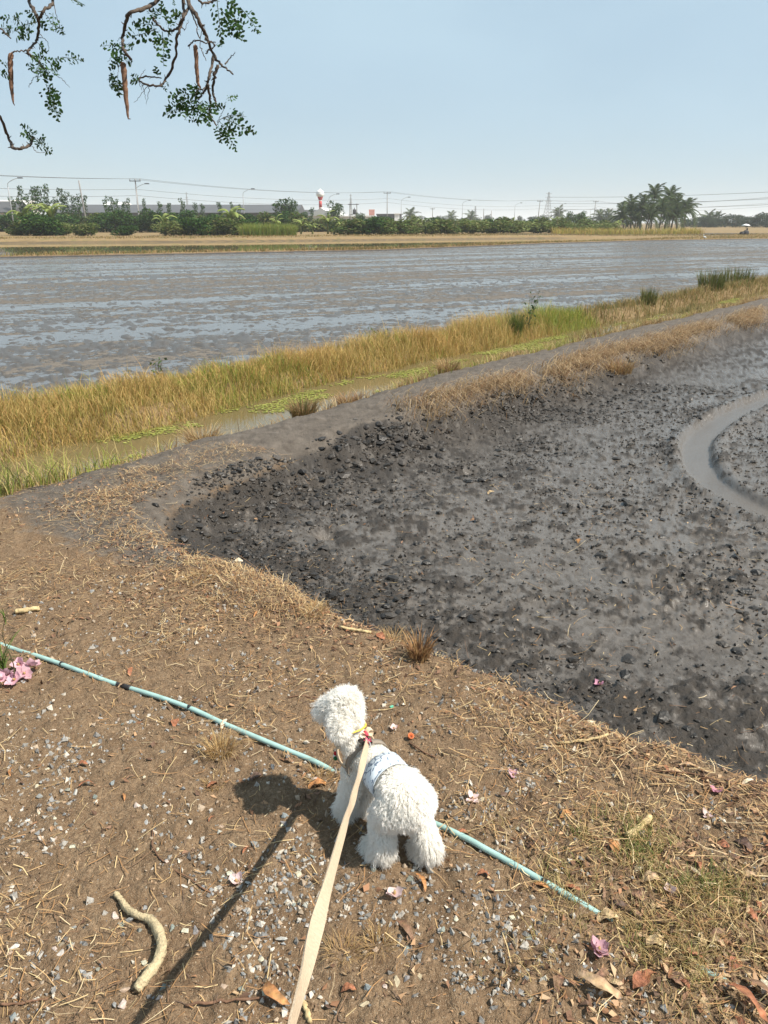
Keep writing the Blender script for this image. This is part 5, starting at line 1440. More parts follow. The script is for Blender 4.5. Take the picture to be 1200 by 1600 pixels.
NAMED = [(137, 1228, .045, .2, 'reddish brown', 0, 'reddish brown narrow leaf lying on the bare dirt at upper left, above the gravel'), (17, 1208, .04, 1.8, 'orange brown', 2, 'curled orange brown leaf at the left edge below the plant'),
 (385, 1327, .032, .9, 'reddish brown', 0, 'small red brown leaf standing just left of the leash shadow'), (427, 1560, .085, -.8, 'orange brown', 5, 'long orange brown leaf at the bottom, left of the leash'),
 (660, 1380, .055, -1.2, 'orange brown', 2, "curved orange brown leaf right below the dog's right hind paw"), (636, 1453, .075, -1.0, 'dull brown', 2, 'long arched leaf below the pale flower under the dog'),
 (545, 1548, .034, 0, 'reddish brown', 4, 'short red brown leaf flat on the gravel right of the leash bottom'), (497, 1227, .055, .1, 'orange brown', 6, 'big crumpled orange leaf in front of the dog by the pipe end'),
 (400, 1214, .035, .5, 'dark brown', 6, "dark oval leaf at the tip of the dog's shadow"), (885, 1275, .04, .6, 'orange brown', 3, 'broad orange leaf at the left edge of the green grass patch'),
 (1027, 1477, .05, -.2, 'tan', 6, 'broad tan leaf in the lower right grass beside the pink flower'), (1010, 1527, .05, .5, 'reddish brown', 0, 'red brown leaf with upturned ends right below the lower right flower'),
 (875, 1540, .05, .9, 'dull brown', 4, 'folded dull brown leaf pair left below the lower right flower'), (935, 1550, .10, -.5, 'tan', 5, 'long tan leaf sweeping below the lower right flower'),
 (1160, 1570, .10, -1.1, 'reddish brown', 5, 'long red brown leaf in the bottom right corner, the left of two'), (1185, 1560, .09, -1.0, 'dull brown', 5, 'long dull leaf in the bottom right corner, the right of two'),
 (755, 1367, .035, 0, 'reddish brown', 4, 'reddish leaf just below the pipe right of the dog'), (722, 1303, .04, .1, 'reddish brown', 0, 'red brown leaf lying over the pipe end right of the dog'),
 (845, 1387, .04, -.5, 'orange brown', 1, 'orange leaf tucked against the right pipe, first of two'), (893, 1392, .045, -.5, 'reddish brown', 1, 'reddish leaf tucked against the far right pipe end'),
 (905, 850, .05, .9, 'orange brown', 4, 'single orange leaf lying out on the wet mud'), (767, 772, .05, .4, 'tan', 6, 'pale tan leaf out on the mud near the footprints'), (740, 815, .05, .2, 'dull brown', 4, 'brown leaf out on the mud below the tan one'),
 (372, 862, .045, .3, 'pale', 6, 'pale leaf on black mud at the inner corner of the paddy'), (1075, 1197, .05, -.2, 'tan', 2, 'slim tan leaf on the black mud edge at right'), (1122, 1183, .055, -.3, 'pale', 2, 'slim pale leaf on the black mud at the far right'),
 (800, 1145, .05, .9, 'tan', 2, 'slim tan leaf on the mud edge above the small pink flower'), (925, 1113, .035, .4, 'pale', 3, 'pale papery leaf on the dark mud edge'), (848, 1062, .035, 1.3, 'tan', 3, 'little tan leaf on dark mud right of the russet tuft')]
for px, py, L_, az, c, i, lab in NAMED:
    x, y, z = gxy(px, py); leaf(x, y, z, L_ * 1.05, az, c, i, lab, 'dead leaves')
xx = rng.uniform(-1.3, 1.6, 14000); yy = rng.uniform(1.02, 3.9, 14000); D = paddyD(xx, yy); s, t = to_st(xx, yy)
dd = .010 + 1.2 * sst(.30, .60, xx) * sst(1.75, 1.35, yy) + .16 * np.exp(-((D + .12) / .12) ** 2) * (s < 2.4) + .20 * np.exp(-((xx + .75) / .3) ** 2 - ((yy - 3.15) / .3) ** 2) + .16 * np.exp(-((xx + .2) / .12) ** 2 - ((yy - 1.78) / .06) ** 2) + .07 * np.exp(-((xx + .55) / .3) ** 2 - ((yy - 1.95) / .2) ** 2)
kk = (rng.uniform(0, 1, 14000) < dd * .22) & (D < .03)
cs = list(LCOL)
for a, b in list(zip(xx[kk], yy[kk]))[:255]:
    leaf(a, b, float(zland(a, b)[0]), rng.uniform(.020, .055), rng.uniform(0, 6.28), cs[int(rng.choice(6, p=[.26, .24, .22, .10, .08, .10]))], int(rng.integers(0, 8)))

# twigs
TW = [((640, 1163), (660, 1175), (680, 1185), .0022, 'dark curved twig just right of the dog'), ((238, 1300), (247, 1340), (330, 1395), .0022, 'thin dark twig across the gravel left of the leash shadow'),
      ((290, 1573), (350, 1567), (415, 1562), .0030, 'straight brown twig along the bottom left of the leash'), ((0, 1572), (40, 1568), (75, 1562), .0028, 'straight brown twig in the bottom left corner'),
      ((870, 1163), (920, 1158), (950, 1150), .0042, 'pale bent twig on the dirt edge below the dark mud'), ((1020, 1205), (1100, 1215), (1190, 1250), .0022, 'thin long twig on the black mud at the right edge'),
      ((530, 982), (565, 988), (580, 990), .006, 'pale split stick on the edge of the mud at centre'), ((25, 960), (45, 955), (62, 952), .010, 'thick pale broken stick at left above the plant'),
      ((450, 1092), (470, 1091), (497, 1092), .0022, "short dark straight twig left of the dog's head"), ((980, 1300 + 10), (1000, 1295), (1015, 1283), .009, 'short yellow cane piece beside the green grass patch'),
      ((470, 1565), (478, 1580), (484, 1600), .006, 'pale stick end at the bottom right beside the leash')]
for a, b, c, r, lab in TW:
    P = spline([np.array(gxy(*p)) + [0, 0, r * .9 + .002] for p in (a, b, c)], 12); P[1:-1] += rng.normal(0, .0012, (10, 3))
    V, q, t_ = tube(P, r * rng.uniform(.8, 1.15, 12), 6); pale = 'pale' in lab or 'yellow' in lab
    tag(MB().add(V, q, t_, (0.50, 0.38, 0.20) if pale else (0.16, 0.09, 0.055)).build('twig', M_bark, smooth=True), lab, 'twig')

# crooked pale stick
P = spline([np.array(gxy(*p)) + [0, 0, .012] for p in ((181, 1400), (190, 1412), (200, 1426), (216, 1436), (234, 1442), (247, 1458), (254, 1482), (247, 1508), (229, 1531), (214, 1553))], 44)
f = np.linspace(0, 1, 44); rad = np.interp(f, [0, .15, .4, .6, .85, 1], [.0062, .0074, .0088, .0116, .0122, .0110]) * rng.uniform(.86, 1.12, 44)
V, q, t_ = tube(P, rad, 14); V[:len(V) - 2] += rng.normal(0, .0010, (len(V) - 2, 3))
M_stick = mat_plain('peeled_wood', (0.43, 0.35, 0.215), 0.85, 0.35, 170, spec=.15, bump=1.0)
tag(MB().add(V, q, t_).build('crooked_stick', M_stick, smooth=True, colour=False), 'thick crooked pale yellow stick lying on the gravel at lower left', 'stick')

# blue water pipe lying across the dirt
M_pipe = mat_plain('blue_pvc', (0.30, 0.455, 0.42), 0.55, 0.22, 22, spec=.4)
M_tape = mat_plain('black_strip', (0.025, 0.024, 0.024), 0.5, 0.2, 40)
PIPE = [(-60, 985), (25, 1016), (60, 1026), (95, 1040), (140, 1056), (180, 1070), (240, 1090), (300, 1111), (350, 1132), (400, 1154), (450, 1175), (502, 1198), (600, 1248), (715, 1307), (760, 1331), (800, 1352), (860, 1385), (915, 1414), (1010, 1466), (1105, 1518), (1200, 1565)]
rt = empty('water_pipe', gxy(340, 1128)); O_ = np.array(rt.location); tag(rt, 'thin pale turquoise plastic pipe lying across the dirt behind the dog', 'pipe')
PP = []
for i, p in enumerate(PIPE):
    g = np.array(gxy(*p)); sink = {12: -.013, 18: -.012, 19: -.001, 20: -.014, 17: -.003, 16: .003}.get(i, .0055)
    PP.append(g + [0, 0, sink])
PP = spline(PP, 160); V, q, t_ = tube(PP - O_, .0082, 12); MB().add(V, q, t_).build('tube', M_pipe, rt, True, colour=False)
for f0, f1 in ((.150, .154), (.252, .272), (.345, .347), (.79, .793)):
    idx = np.linspace(f0 * 159, f1 * 159, 8); i0 = np.floor(idx).astype(int); fr = (idx - i0)[:, None]
    Q = PP[i0] * (1 - fr) + PP[i0 + 1] * fr; Q = Q + np.array([0, 0, .0008]) + rng.normal(0, .0008, Q.shape)
    V, q, t_ = tube(Q - O_, (.0088) * rng.uniform(.96, 1.06, 8), 10); MB().add(V, q, t_).build('black_strip', M_tape, rt, True, colour=False)

# pink blossoms fallen from a tree
def petal(L_, w, cup):
    V = []; q = []
    for k in range(5):
        f = k / 4; ww = w * math.sin(math.pi * (.12 + .80 * f)) * (1.0 if k < 4 else .75)
        for j in (-1, -.35, .35, 1):
            V.append((L_ * f * (1 - .08 * j * j), j * ww, cup * f * f * L_ + .25 * ww * j * j + rng.uniform(-.09, .09) * L_))
    for k in range(4):
        for j in range(3): a = 4 * k + j; q.append((a, a + 1, a + 5, a + 4))
    return np.array(V), q
def flower(px, py, size, col, label, n=5, z0=.006, tilt=.25, group='fallen pink blossoms', loc=None):
    g = np.array(gxy(px, py)) if loc is None else np.array(loc)
    rt = empty('fallen_flower', g + [0, 0, z0], rng.uniform(0, 6.28)); rt.rotation_euler = (rng.uniform(-tilt, tilt), rng.uniform(-tilt, tilt), rng.uniform(0, 6.28)); tag(rt, label, 'flower', group)
    for k in range(n):
        V, q = petal(size * rng.uniform(.42, .58), size * .24, rng.uniform(.05, .75)); c = vary(col, len(V), .08, .04); c[:4] = np.array(col) * [.95, .72, .62]
        o = MB().add(V, q, None, c).build('petal', M_petal, rt, True); o.rotation_euler = (rng.uniform(-.4, .4), rng.uniform(-.5, .25), k * 6.283 / n + rng.uniform(-.35, .35))
    V, q, t_ = tube([(0, 0, -.004), (0, 0, size * .12), (size * .03, 0, size * .2)], [size * .06, size * .07, size * .03], 6); MB().add(V, q, t_, (0.50, 0.36, 0.16)).build('flower_tube', M_petal, rt, True)
PK = (0.64, 0.41, 0.46); PW = (0.76, 0.60, 0.58); MG = (0.62, 0.30, 0.40)
flower(616, 1400, .052, PW, 'pale pink blossom on the dirt right below the dog', 4)
flower(370, 1378, .046, PW, 'faded whitish pink blossom by the shadow of the leash', 4)
flower(935, 1487, .050, PK, 'large pink blossom in the lower right grass', 8)
flower(802, 1213, .032, PK, 'small bright pink blossom right of the dog', 4)
flower(1120, 1240, .040, MG, 'pink blossom in litter by the mud at the right edge', 4)
flower(938, 1061, .045, MG, 'pink blossom lying out on the dark mud', 4)
flower(738, 1250, .040, PW, 'whitish crumpled blossom on gravel to the right of the dog', 4)
flower(615, 1141, .034, PW, "pale blossom behind the dog's shoulder", 4)
flower(1045, 1397, .036, PW, 'pale crumpled blossom at the lower edge of the green grass patch', 4)
flower(1105, 1275, .034, PW, 'greyish white crumpled blossom near the yellow cane piece', 4)
for k, (px, py, lab) in enumerate(((12, 1062, 'pink blossom at the left of the heap under the green plant'), (32, 1050, 'pink blossom at the back of the heap under the green plant'), (52, 1054, 'pink blossom at the right end of the heap under the green plant'),
                                  (25, 1070, 'pale pink blossom in front of the heap under the green plant'), (40, 1062, 'pink blossom in the middle of the heap under the green plant'), (2, 1075, 'pale blossom cut by the left edge below the green plant'))):
    flower(px, py, .062, PK if k % 2 == 0 else (0.74, 0.48, 0.55), lab, 6, .02 + .008 * (k % 3), .6, 'heap of pink blossoms under the plant')

# green strappy plant at the left edge
g = gxy(8, 1058); rt = empty('strap_leaf_plant', g); tag(rt, 'green strap leaved plant at the left edge beside the pipe end', 'plant')
for k in range(26):
    a = rng.uniform(0, 6.28); l = rng.uniform(.08, .20) * (1.3 if k < 3 else 1)
    P = np.array([(rng.uniform(-.02, .02), rng.uniform(-.02, .02), 0)])
    V, q, t2, c = blades(P, [l], [rng.uniform(.006, .011)], [a], [rng.uniform(.15, .85)], vary((0.13, 0.185, 0.045), 1, .3), 4, .15)
    MB().add(V, q, t2, c).build('leaf', M_leaf, rt)
V, q, t_ = tube(spline([(.05, -.045, -.005), (.055, -.03, .07), (.02, .0, .16), (.035, .02, .235)], 10), np.linspace(.0025, .0012, 10), 5); MB().add(V, q, t_, (0.07, 0.06, 0.03)).build('stem', M_bark, rt)
for k in range(5):
    V, q, t2, c = blades(np.array([(.03, .015, .20 + .008 * k)]), [.05], [.006], [k * 1.3], [.5], vary((0.14, 0.20, 0.05), 1), 3, .1); MB().add(V, q, t2, c).build('leaf', M_leaf, rt)

# small bits
g = gxy(640, 1153); rt = empty('clay_ring', (g[0], g[1], g[2] + .002)); rt.rotation_euler = (.5, .2, .3); tag(rt, "small orange cup shaped ring on the dirt right of the dog's shoulder", 'ring')
V, q = lathe([(.006, .0), (.0085, .004), (.0105, .014), (.0085, .0145), (.0065, .005), (.0, .003)], 14); MB().add(V, q, None, (0.50, 0.14, 0.05)).build('rim', M_paint, rt, True)
g = gxy(612, 1106); tag(MB().add(*(lambda r: (r[0], r[1]))(box((g[0], g[1], g[2] + .004), (.012, .007, .005), .6)), None, (0.12, 0.42, 0.28)).build('plastic_scrap', M_paint), 'tiny green plastic scrap on bare dirt above the dog', 'plastic scrap')

# rough grass at the lower right
n = 42000
x = rng.uniform(.15, 1.3, n); y = rng.uniform(1.0, 2.0, n); D = paddyD(x, y)
gr = np.zeros(n); gn = np.zeros(n)
for px, py, wx, wy, a, gg in ((985, 1320, .10, .10, 1.0, 1.0), (905, 1300, .06, .05, .7, .6), (1080, 1375, .09, .05, .9, .9), (1130, 1400, .10, .05, .8, .6), (880, 1370, .07, .05, .6, .4), (940, 1440, .10, .07, .6, .25), (1050, 1480, .14, .08, .6, .2), (1150, 1480, .1, .1, .5, .15), (1090, 1550, .12, .06, .4, .2), (770, 1290, .06, .04, .35, 0), (800, 1500, .1, .06, .25, .05)):
    c = gxy(px, py); e = np.exp(-((x - c[0]) / wx) ** 2 - ((y - c[1]) / wy) ** 2); gr += a * e; gn = np.maximum(gn, gg * e)
k = rng.uniform(0, 1, n) < gr * np.clip(fbm(x * 12, y * 12, 3, 98) * 2.6 - .75, .03, 1)
x, y, gn = x[k], y[k], gn[k]; n = len(x)
col = np.where((rng.uniform(0, 1, n) < gn * .75)[:, None], pick([(0.13, 0.17, 0.045), (0.19, 0.21, 0.06), (0.25, 0.24, 0.08)], n), pick([(0.46, 0.35, 0.15), (0.38, 0.28, 0.12), (0.54, 0.43, 0.22), (0.30, 0.20, 0.09)], n))
mb = MB(); mb.add(*blades(np.stack([x, y, zland(x, y)], 1), rng.uniform(.018, .055, n), rng.uniform(.0014, .003, n), rng.uniform(0, 6.28, n), rng.uniform(.3, 1.2, n), col, 3, .15))
tag(mb.build('rough_grass', M_grass), 'short half green half dry grass growing at the lower right', kind='stuff')
TG = 'dry tufts on the dirt'
for px, py, h, nn, sp, lab in ((345, 1175, .09, 240, .035, 'dry reddish tuft in the dirt left of the dog beside the pipe'), (500, 1212, .05, 120, .03, "straw tuft where the pipe ends at the dog's front paw"), (590, 1475, .05, 110, .03, 'little straw tuft on the gravel below the dog'), (535, 1490, .055, 130, .03, 'little straw tuft just right of the leash near the bottom'),
                           (615, 990, .07, 220, .05, 'golden tuft at the very edge of the mud at centre'), (490, 960, .07, 200, .05, 'straw tuft on the mud edge left of the pale split stick'), (310, 905, .06, 200, .06, 'straw tuft at the inner corner of the paddy'), (335, 1180 + 40, .04, 80, .03, 'flattened straw tuft below the dry reddish tuft')):
    tussock(px, py, h, nn, [(0.45, 0.30, 0.13), (0.36, 0.22, 0.10), (0.52, 0.38, 0.19)], sp, lab, (.3, 1.2), 0, group=TG, wid=(.0012, .0026))
# ---------------------------------------------------------------- the dog
DOG0 = np.array([0.050, 1.532, 0.0]); fdir = np.array([-0.50, 0.866]); DSC = .95
drz = math.atan2(fdir[1], fdir[0])
dz = float(zland(DOG0[0], DOG0[1])[0])
dog = empty('dog', (DOG0[0], DOG0[1], dz), drz)
tag(dog, 'small fluffy white poodle in harness and pale blue belly band, seen from behind', 'dog')
def ell(c, r, n=14, m=9):
    u = np.linspace(0, 2 * math.pi, n, endpoint=False); V = [(0, 0, -1)]
    for k in range(1, m): a = -math.pi / 2 + math.pi * k / m; V += [(math.cos(a) * math.cos(x), math.cos(a) * math.sin(x), math.sin(a)) for x in u]
    V.append((0, 0, 1)); V = np.array(V) * np.asarray(r) + np.asarray(c); q = []; t = []
    for j in range(n): t.append((0, 1 + (j + 1) % n, 1 + j)); t.append((len(V) - 1, 1 + (m - 2) * n + j, 1 + (m - 2) * n + (j + 1) % n))
    for k in range(m - 2):
        for j in range(n): q.append((1 + k * n + j, 1 + k * n + (j + 1) % n, 1 + (k + 1) * n + (j + 1) % n, 1 + (k + 1) * n + j))
    return V, q, t
body = MB()
def cap(P, r, sides=12):
    P = np.asarray(P, float); n = max(8, len(P) * 4); Q = spline(P, n); rr = np.interp(np.linspace(0, 1, n), np.linspace(0, 1, len(P)), r)
    V, q, t = tube(Q, rr, sides); body.add(V, q, t)
    for c, k in ((Q[0], rr[0]), (Q[-1], rr[-1])):
        body.add(*ell(c, (k * .99,) * 3))
HM = np.array([.735, .67, -.30]); HM /= np.linalg.norm(HM); HC = np.array([.228, .058, .345]); HS = np.array([-.67, .735, 0.0])
body.add(*ell((-.008, 0, .180), (.062, .062, .058)))
cap([(-.005, 0, .190), (.05, -.004, .193), (.10, -.002, .198), (.155, .008, .200), (.192, .022, .195)], [.056, .049, .045, .047, .046])
body.add(*ell((.188, .025, .172), (.044, .046, .052)))
cap([(.192, .029, .205), (.212, .043, .257), (.224, .054, .310)], [.042, .033, .033])
body.add(*ell(HC, (.038, .039, .041)))
body.add(*ell(HC + HS * -.012 + np.array([-.010, 0, .010]), (.033, .033, .036)))
cap([HC, HC + HM * .040, HC + HM * .058], [.030, .023, .018])
for sd in (-1, 1):
    cap([HC + HS * sd * .032 + np.array([-.006, 0, .010]), HC + HS * sd * .049 + np.array([-.012, 0, -.018]), HC + HS * sd * .048 + np.array([-.012, 0, -.052])], [.012, .017, .016])
FEET = {'hl': (.040, .062), 'hr': (-.028, -.047), 'fl': (.208, .068), 'fr': (.206, .022)}
for k, sd in (('hl', 1), ('hr', -1)):
    fx, fy = FEET[k]
    cap([(-.004, .034 * sd, .168), (.022 + fx * .25, .045 * sd, .115), (fx * .8 - .030, fy, .060), (fx - .010, fy, .022)], [.041, .029, .020, .020])
    body.add(*ell((fx + .008, fy, .017), (.028, .021, .016)))
for k, sd in (('fl', 1), ('fr', -1)):
    fx, fy = FEET[k]
    cap([(.188, .025 + .030 * sd, .165), (.186, .034 + .028 * sd, .108), (.197, fy, .055), (fx - .004, fy, .020)], [.030, .021, .017, .018])
    body.add(*ell((fx + .008, fy, .016), (.024, .019, .015)))
cap([(-.050, 0, .205), (-.066, 0, .190), (-.072, 0, .162)], [.013, .011, .008])
raw = body.mesh('raw', colour=False)
tmp = bpy.data.objects.new('tmp', raw); COL.objects.link(tmp)
rm = tmp.modifiers.new('r', 'REMESH'); rm.mode = 'VOXEL'; rm.voxel_size = 0.0055; rm.use_smooth_shade = True
sm = tmp.modifiers.new('s', 'SMOOTH'); sm.iterations = 6; sm.factor = .5
dg = bpy.context.evaluated_depsgraph_get(); ev = tmp.evaluated_get(dg)
bm_ = bpy.data.meshes.new_from_object(ev); bm_.name = 'body'
bpy.data.objects.remove(tmp); bpy.data.meshes.remove(raw)
M_skin = mat_plain('dog_skin', (0.88, 0.84, 0.78), 0.8, 0.03, 40)
bm_.materials.clear(); bm_.materials.append(M_skin)
dbody = link('body', bm_, dog)
# fur: every lock starts on the skin, is drawn to the tip of its tuft, and hangs or flares with the part it grows on
nv = len(bm_.vertices); co = np.zeros(nv * 3, np.float32); bm_.vertices.foreach_get('co', co); co = co.reshape(-1, 3).astype(float)
bm_.calc_loop_triangles(); nt_ = len(bm_.loop_triangles); tr = np.zeros(nt_ * 3, np.int32); bm_.loop_triangles.foreach_get('vertices', tr); tr = tr.reshape(-1, 3)
A, B_, C_ = co[tr[:, 0]], co[tr[:, 1]], co[tr[:, 2]]; nr = np.cross(B_ - A, C_ - A); ar = np.linalg.norm(nr, axis=1) + 1e-12
vno = np.zeros((nv, 3))
for j in range(3): np.add.at(vno, tr[:, j], nr)
vno /= np.linalg.norm(vno, axis=1)[:, None] + 1e-12
def scatter(n):
    f = rng.choice(nt_, n, p=ar / ar.sum()); u = rng.uniform(0, 1, (n, 2)); fl = u.sum(1) > 1; u[fl] = 1 - u[fl]
    w = np.stack([1 - u.sum(1), u[:, 0], u[:, 1]], 1)
    P = A[f] * w[:, :1] + B_[f] * w[:, 1:2] + C_[f] * w[:, 2:]
    N_ = vno[tr[f, 0]] * w[:, :1] + vno[tr[f, 1]] * w[:, 1:2] + vno[tr[f, 2]] * w[:, 2:]
    return P, N_ / (np.linalg.norm(N_, axis=1)[:, None] + 1e-12)
def fur_rule(P, N_):
    x, y, z = P.T; n = len(P)
    head = sst(.292, .312, z); neck = sst(.225, .25, z) * (1 - head)
    torso = sst(.045, .070, x) * (1 - head) * (1 - neck) * sst(.125, .145, z)
    fleg = (x > .14) * (1 - sst(.125, .15, z)); hleg = (x < .11) * (1 - sst(.10, .15, z)) * (1 - torso)
    rump = 1 - np.clip(head + neck + torso + fleg + hleg, 0, 1)
    low = 1 - sst(.03, .10, z)
    L_ = head * (.016 + .008 * fbm(x * 26 + 5 * z, y * 26 + 40 * z, 2, 5)) + neck * .008 + torso * .0085 + fleg * (.019 + .008 * low) + hleg * (.017 + .011 * low) + rump * .018
    up = np.array([0, 0, 1.0]); back = np.array([-1.0, 0, 0])
    flow = torso[:, None] * back * 1.3 + (fleg * .9 + hleg * 1.0 + rump * .55 + neck * .8 + head * .35)[:, None] * -up + (rump * .35)[:, None] * back
    flow += (head * .35)[:, None] * np.array([-.1, .2, .45]) * sst(.34, .36, z)[:, None]
    g = N_ + flow; g /= np.linalg.norm(g, axis=1)[:, None]
    return L_, g, head, low * (fleg + hleg)
NST, NCL = 95000, 9000
Pc, Nc = scatter(NCL); Lc, gc, hc, lc = fur_rule(Pc, Nc)
tipc = Pc + (gc + rng.normal(0, .30, Pc.shape)) * (Lc * rng.uniform(.8, 1.25, NCL))[:, None]; phc = rng.uniform(0, 6.28, NCL)
kd = kdtree.KDTree(NCL)
for i in range(NCL): kd.insert(Pc[i], i)
kd.balance()
P, N_ = scatter(NST); L_, g, hd, lo = fur_rule(P, N_)
ci = np.array([kd.find(p)[1] for p in P])
L_ = L_ * rng.uniform(.7, 1.1, NST) * np.where(rng.uniform(0, 1, NST) < .04, 1.25, 1)
tip = P + (g + rng.normal(0, .16, P.shape)) * L_[:, None]
cl = (.42 * rng.uniform(.6, 1.1, NST))[:, None]
tip = tip * (1 - cl) + (tipc[ci] + (P - Pc[ci]) * .25) * cl
d = tip - P; L2 = np.linalg.norm(d, axis=1)
K = 6; pos = np.zeros((NST, K, 3))
sa = np.cross(d, [0, 0, 1.0]); sa /= np.linalg.norm(sa, axis=1)[:, None] + 1e-9; sb = np.cross(d, sa); sb /= np.linalg.norm(sb, axis=1)[:, None] + 1e-9
for k in range(K):
    f = k / (K - 1); ph = phc[ci] + f * 5.2
    pos[:, k] = P + d * f + N_ * (L2 * .22 * math.sin(math.pi * f))[:, None] + ((L2 * .10 * f)[:, None]) * (np.cos(ph)[:, None] * sa + np.sin(ph)[:, None] * sb)
    pos[:, k, 2] -= lo * L2 * .18 * f * f
pos[..., 2] = np.maximum(pos[..., 2], .0015)
hc_ = bpy.data.hair_curves.new('fur'); hc_.add_curves([K] * NST)
hc_.attributes['position'].data.foreach_set('vector', pos.astype(np.float32).ravel())
ra = hc_.attributes.get('radius') or hc_.attributes.new('radius', 'FLOAT', 'POINT')
ra.data.foreach_set('value', np.tile(np.linspace(.00055, .00018, K), NST).astype(np.float32))
ca = hc_.attributes.new('Col', 'FLOAT_COLOR', 'CURVE'); tint = np.ones((NST, 4), np.float32)
base = np.array([.99, .972, .93]) * (1 - .05 * rng.uniform(0, 1, (NST, 1))); dirty = (np.clip(lo, 0, 1) * rng.uniform(0, .30, NST))[:, None]
tint[:, :3] = base * (1 - dirty) + np.array([.62, .54, .42]) * dirty; ca.data.foreach_set('color', tint.ravel())
m, N, L, out = nmat('white_fur')
at = N.new('ShaderNodeAttribute'); at.attribute_name = 'Col'
df = N.new('ShaderNodeBsdfDiffuse'); tl_ = N.new('ShaderNodeBsdfTranslucent'); gl = N.new('ShaderNodeBsdfGlossy'); gl.inputs['Roughness'].default_value = .5
m1 = N.new('ShaderNodeMixShader'); m1.inputs['Fac'].default_value = .48; m2 = N.new('ShaderNodeMixShader'); m2.inputs['Fac'].default_value = .03
L.new(at.outputs['Color'], df.inputs['Color']); L.new(at.outputs['Color'], tl_.inputs['Color']); L.new(df.outputs[0], m1.inputs[1]); L.new(tl_.outputs[0], m1.inputs[2])
L.new(m1.outputs[0], m2.inputs[1]); L.new(gl.outputs[0], m2.inputs[2]); L.new(m2.outputs[0], out.inputs['Surface'])
hc_.materials.append(m)
dog.scale = (DSC,) * 3
fur = bpy.data.objects.new('fur', hc_); COL.objects.link(fur); fur.parent = dog

# face: nose and eyes
M_nose = mat_plain('nose', (0.02, 0.018, 0.018), .35, .1, 60)
V, q, t_ = ell(HC + HM * .082 + np.array([0, 0, .004]), (.0085, .0085, .007), 10, 7); MB().add(V, q, t_).build('nose', M_nose, dog, True, colour=False)
for sd in (-1, 1):
    V, q, t_ = ell(HC + HM * .048 + HS * sd * .027 + np.array([0, 0, .017]), (.0065, .0065, .0065), 10, 7); MB().add(V, q, t_).build('eye', M_nose, dog, True, colour=False)

# what it wears
def ring(cx, cz, ry, rz, w, th_, tilt=0.0, cy_=0.0, n=40, wob=.0015, a0=0.0, a1=2 * math.pi):
    """strap ring round the x axis at cx: a closed band of width w and thickness th_"""
    V = []; closed = a1 - a0 > 6.28; m_ = n if closed else n + 1
    for i in range(m_):
        a = a0 + (a1 - a0) * i / n; r1 = 1 + rng.uniform(-wob, wob) * 8
        for dx_, k in ((-w / 2, 0), (w / 2, 0), (w / 2, th_), (-w / 2, th_)):
            y = math.cos(a) * (ry * r1 + k); z = math.sin(a) * (rz * r1 + k); x = dx_
            V.append((cx + x * math.cos(tilt) - z * math.sin(tilt), cy_ + y, cz + x * math.sin(tilt) + z * math.cos(tilt)))
    q = []
    for i in range(n):
        j = (i + 1) % m_
        for k in range(4): q.append((4 * i + k, 4 * i + (k + 1) % 4, 4 * j + (k + 1) % 4, 4 * j + k))
    return np.array(V), q
def mat_band():
    m, N, L, out = nmat('printed_cotton'); bs = N.new('ShaderNodeBsdfPrincipled'); bs.inputs['Roughness'].default_value = .85
    tc = N.new('ShaderNodeTexCoord'); mp = N.new('ShaderNodeMapping'); mp.inputs['Scale'].default_value = (60, 30, 30)
    L.new(tc.outputs['Object'], mp.inputs['Vector'])
    vo = N.new('ShaderNodeTexVoronoi'); vo.feature = 'DISTANCE_TO_EDGE'; vo.inputs['Scale'].default_value = 1.6; L.new(mp.outputs['Vector'], vo.inputs['Vector'])
    nz = N.new('ShaderNodeTexNoise'); nz.inputs['Scale'].default_value = .9; L.new(mp.outputs['Vector'], nz.inputs['Vector'])
    a = N.new('ShaderNodeMath'); a.operation = 'LESS_THAN'; a.inputs[1].default_value = .085; L.new(vo.outputs['Distance'], a.inputs[0])
    b = N.new('ShaderNodeMath'); b.operation = 'GREATER_THAN'; b.inputs[1].default_value = .49; L.new(nz.outputs['Fac'], b.inputs[0])
    c = N.new('ShaderNodeMath'); c.operation = 'MULTIPLY'; L.new(a.outputs[0], c.inputs[0]); L.new(b.outputs[0], c.inputs[1])
    mx = N.new('ShaderNodeMix'); mx.data_type = 'RGBA'; mx.inputs['A'].default_value = (.68, .75, .80, 1); mx.inputs['B'].default_value = (.15, .20, .28, 1)
    L.new(c.outputs[0], mx.inputs['Factor']); L.new(mx.outputs['Result'], bs.inputs['Base Color']); L.new(bs.outputs[0], out.inputs['Surface']); return m
V, q = ring(.088, .194, .058, .056, .056, .0025, .0, 0, 48, .001)
bb = MB().add(V, q).build('belly_band', mat_band(), dog, True, colour=False)
V, q = ring(.061, .194, .0585, .0565, .004, .003, 0, 0, 48, .0005); MB().add(V, q).build('band_edge', mat_plain('band_trim', (.50, .56, .62), .8, .1, 80), bb, True, colour=False)
MB().add(*box((.062, -.044, .228), (.016, .010, .006), .3)).build('fastener', M_tape, bb, colour=False)
M_web = mat_plain('beige_webbing', (0.49, 0.385, 0.27), .8, .14, 220, bump=.4)
M_webd = mat_plain('grey_brown_webbing', (0.23, 0.19, 0.15), .8, .14, 220, bump=.4)
hn = MB().add(*ring(.172, .194, .0635, .0630, .018, .003, .10, .014, 44, .001)).build('harness', M_webd, dog, True, colour=False)
MB().add(*ring(.200, .220, .0560, .0545, .016, .003, -.62, .034, 44, .001)).build('neck_strap', M_web, hn, True, colour=False)
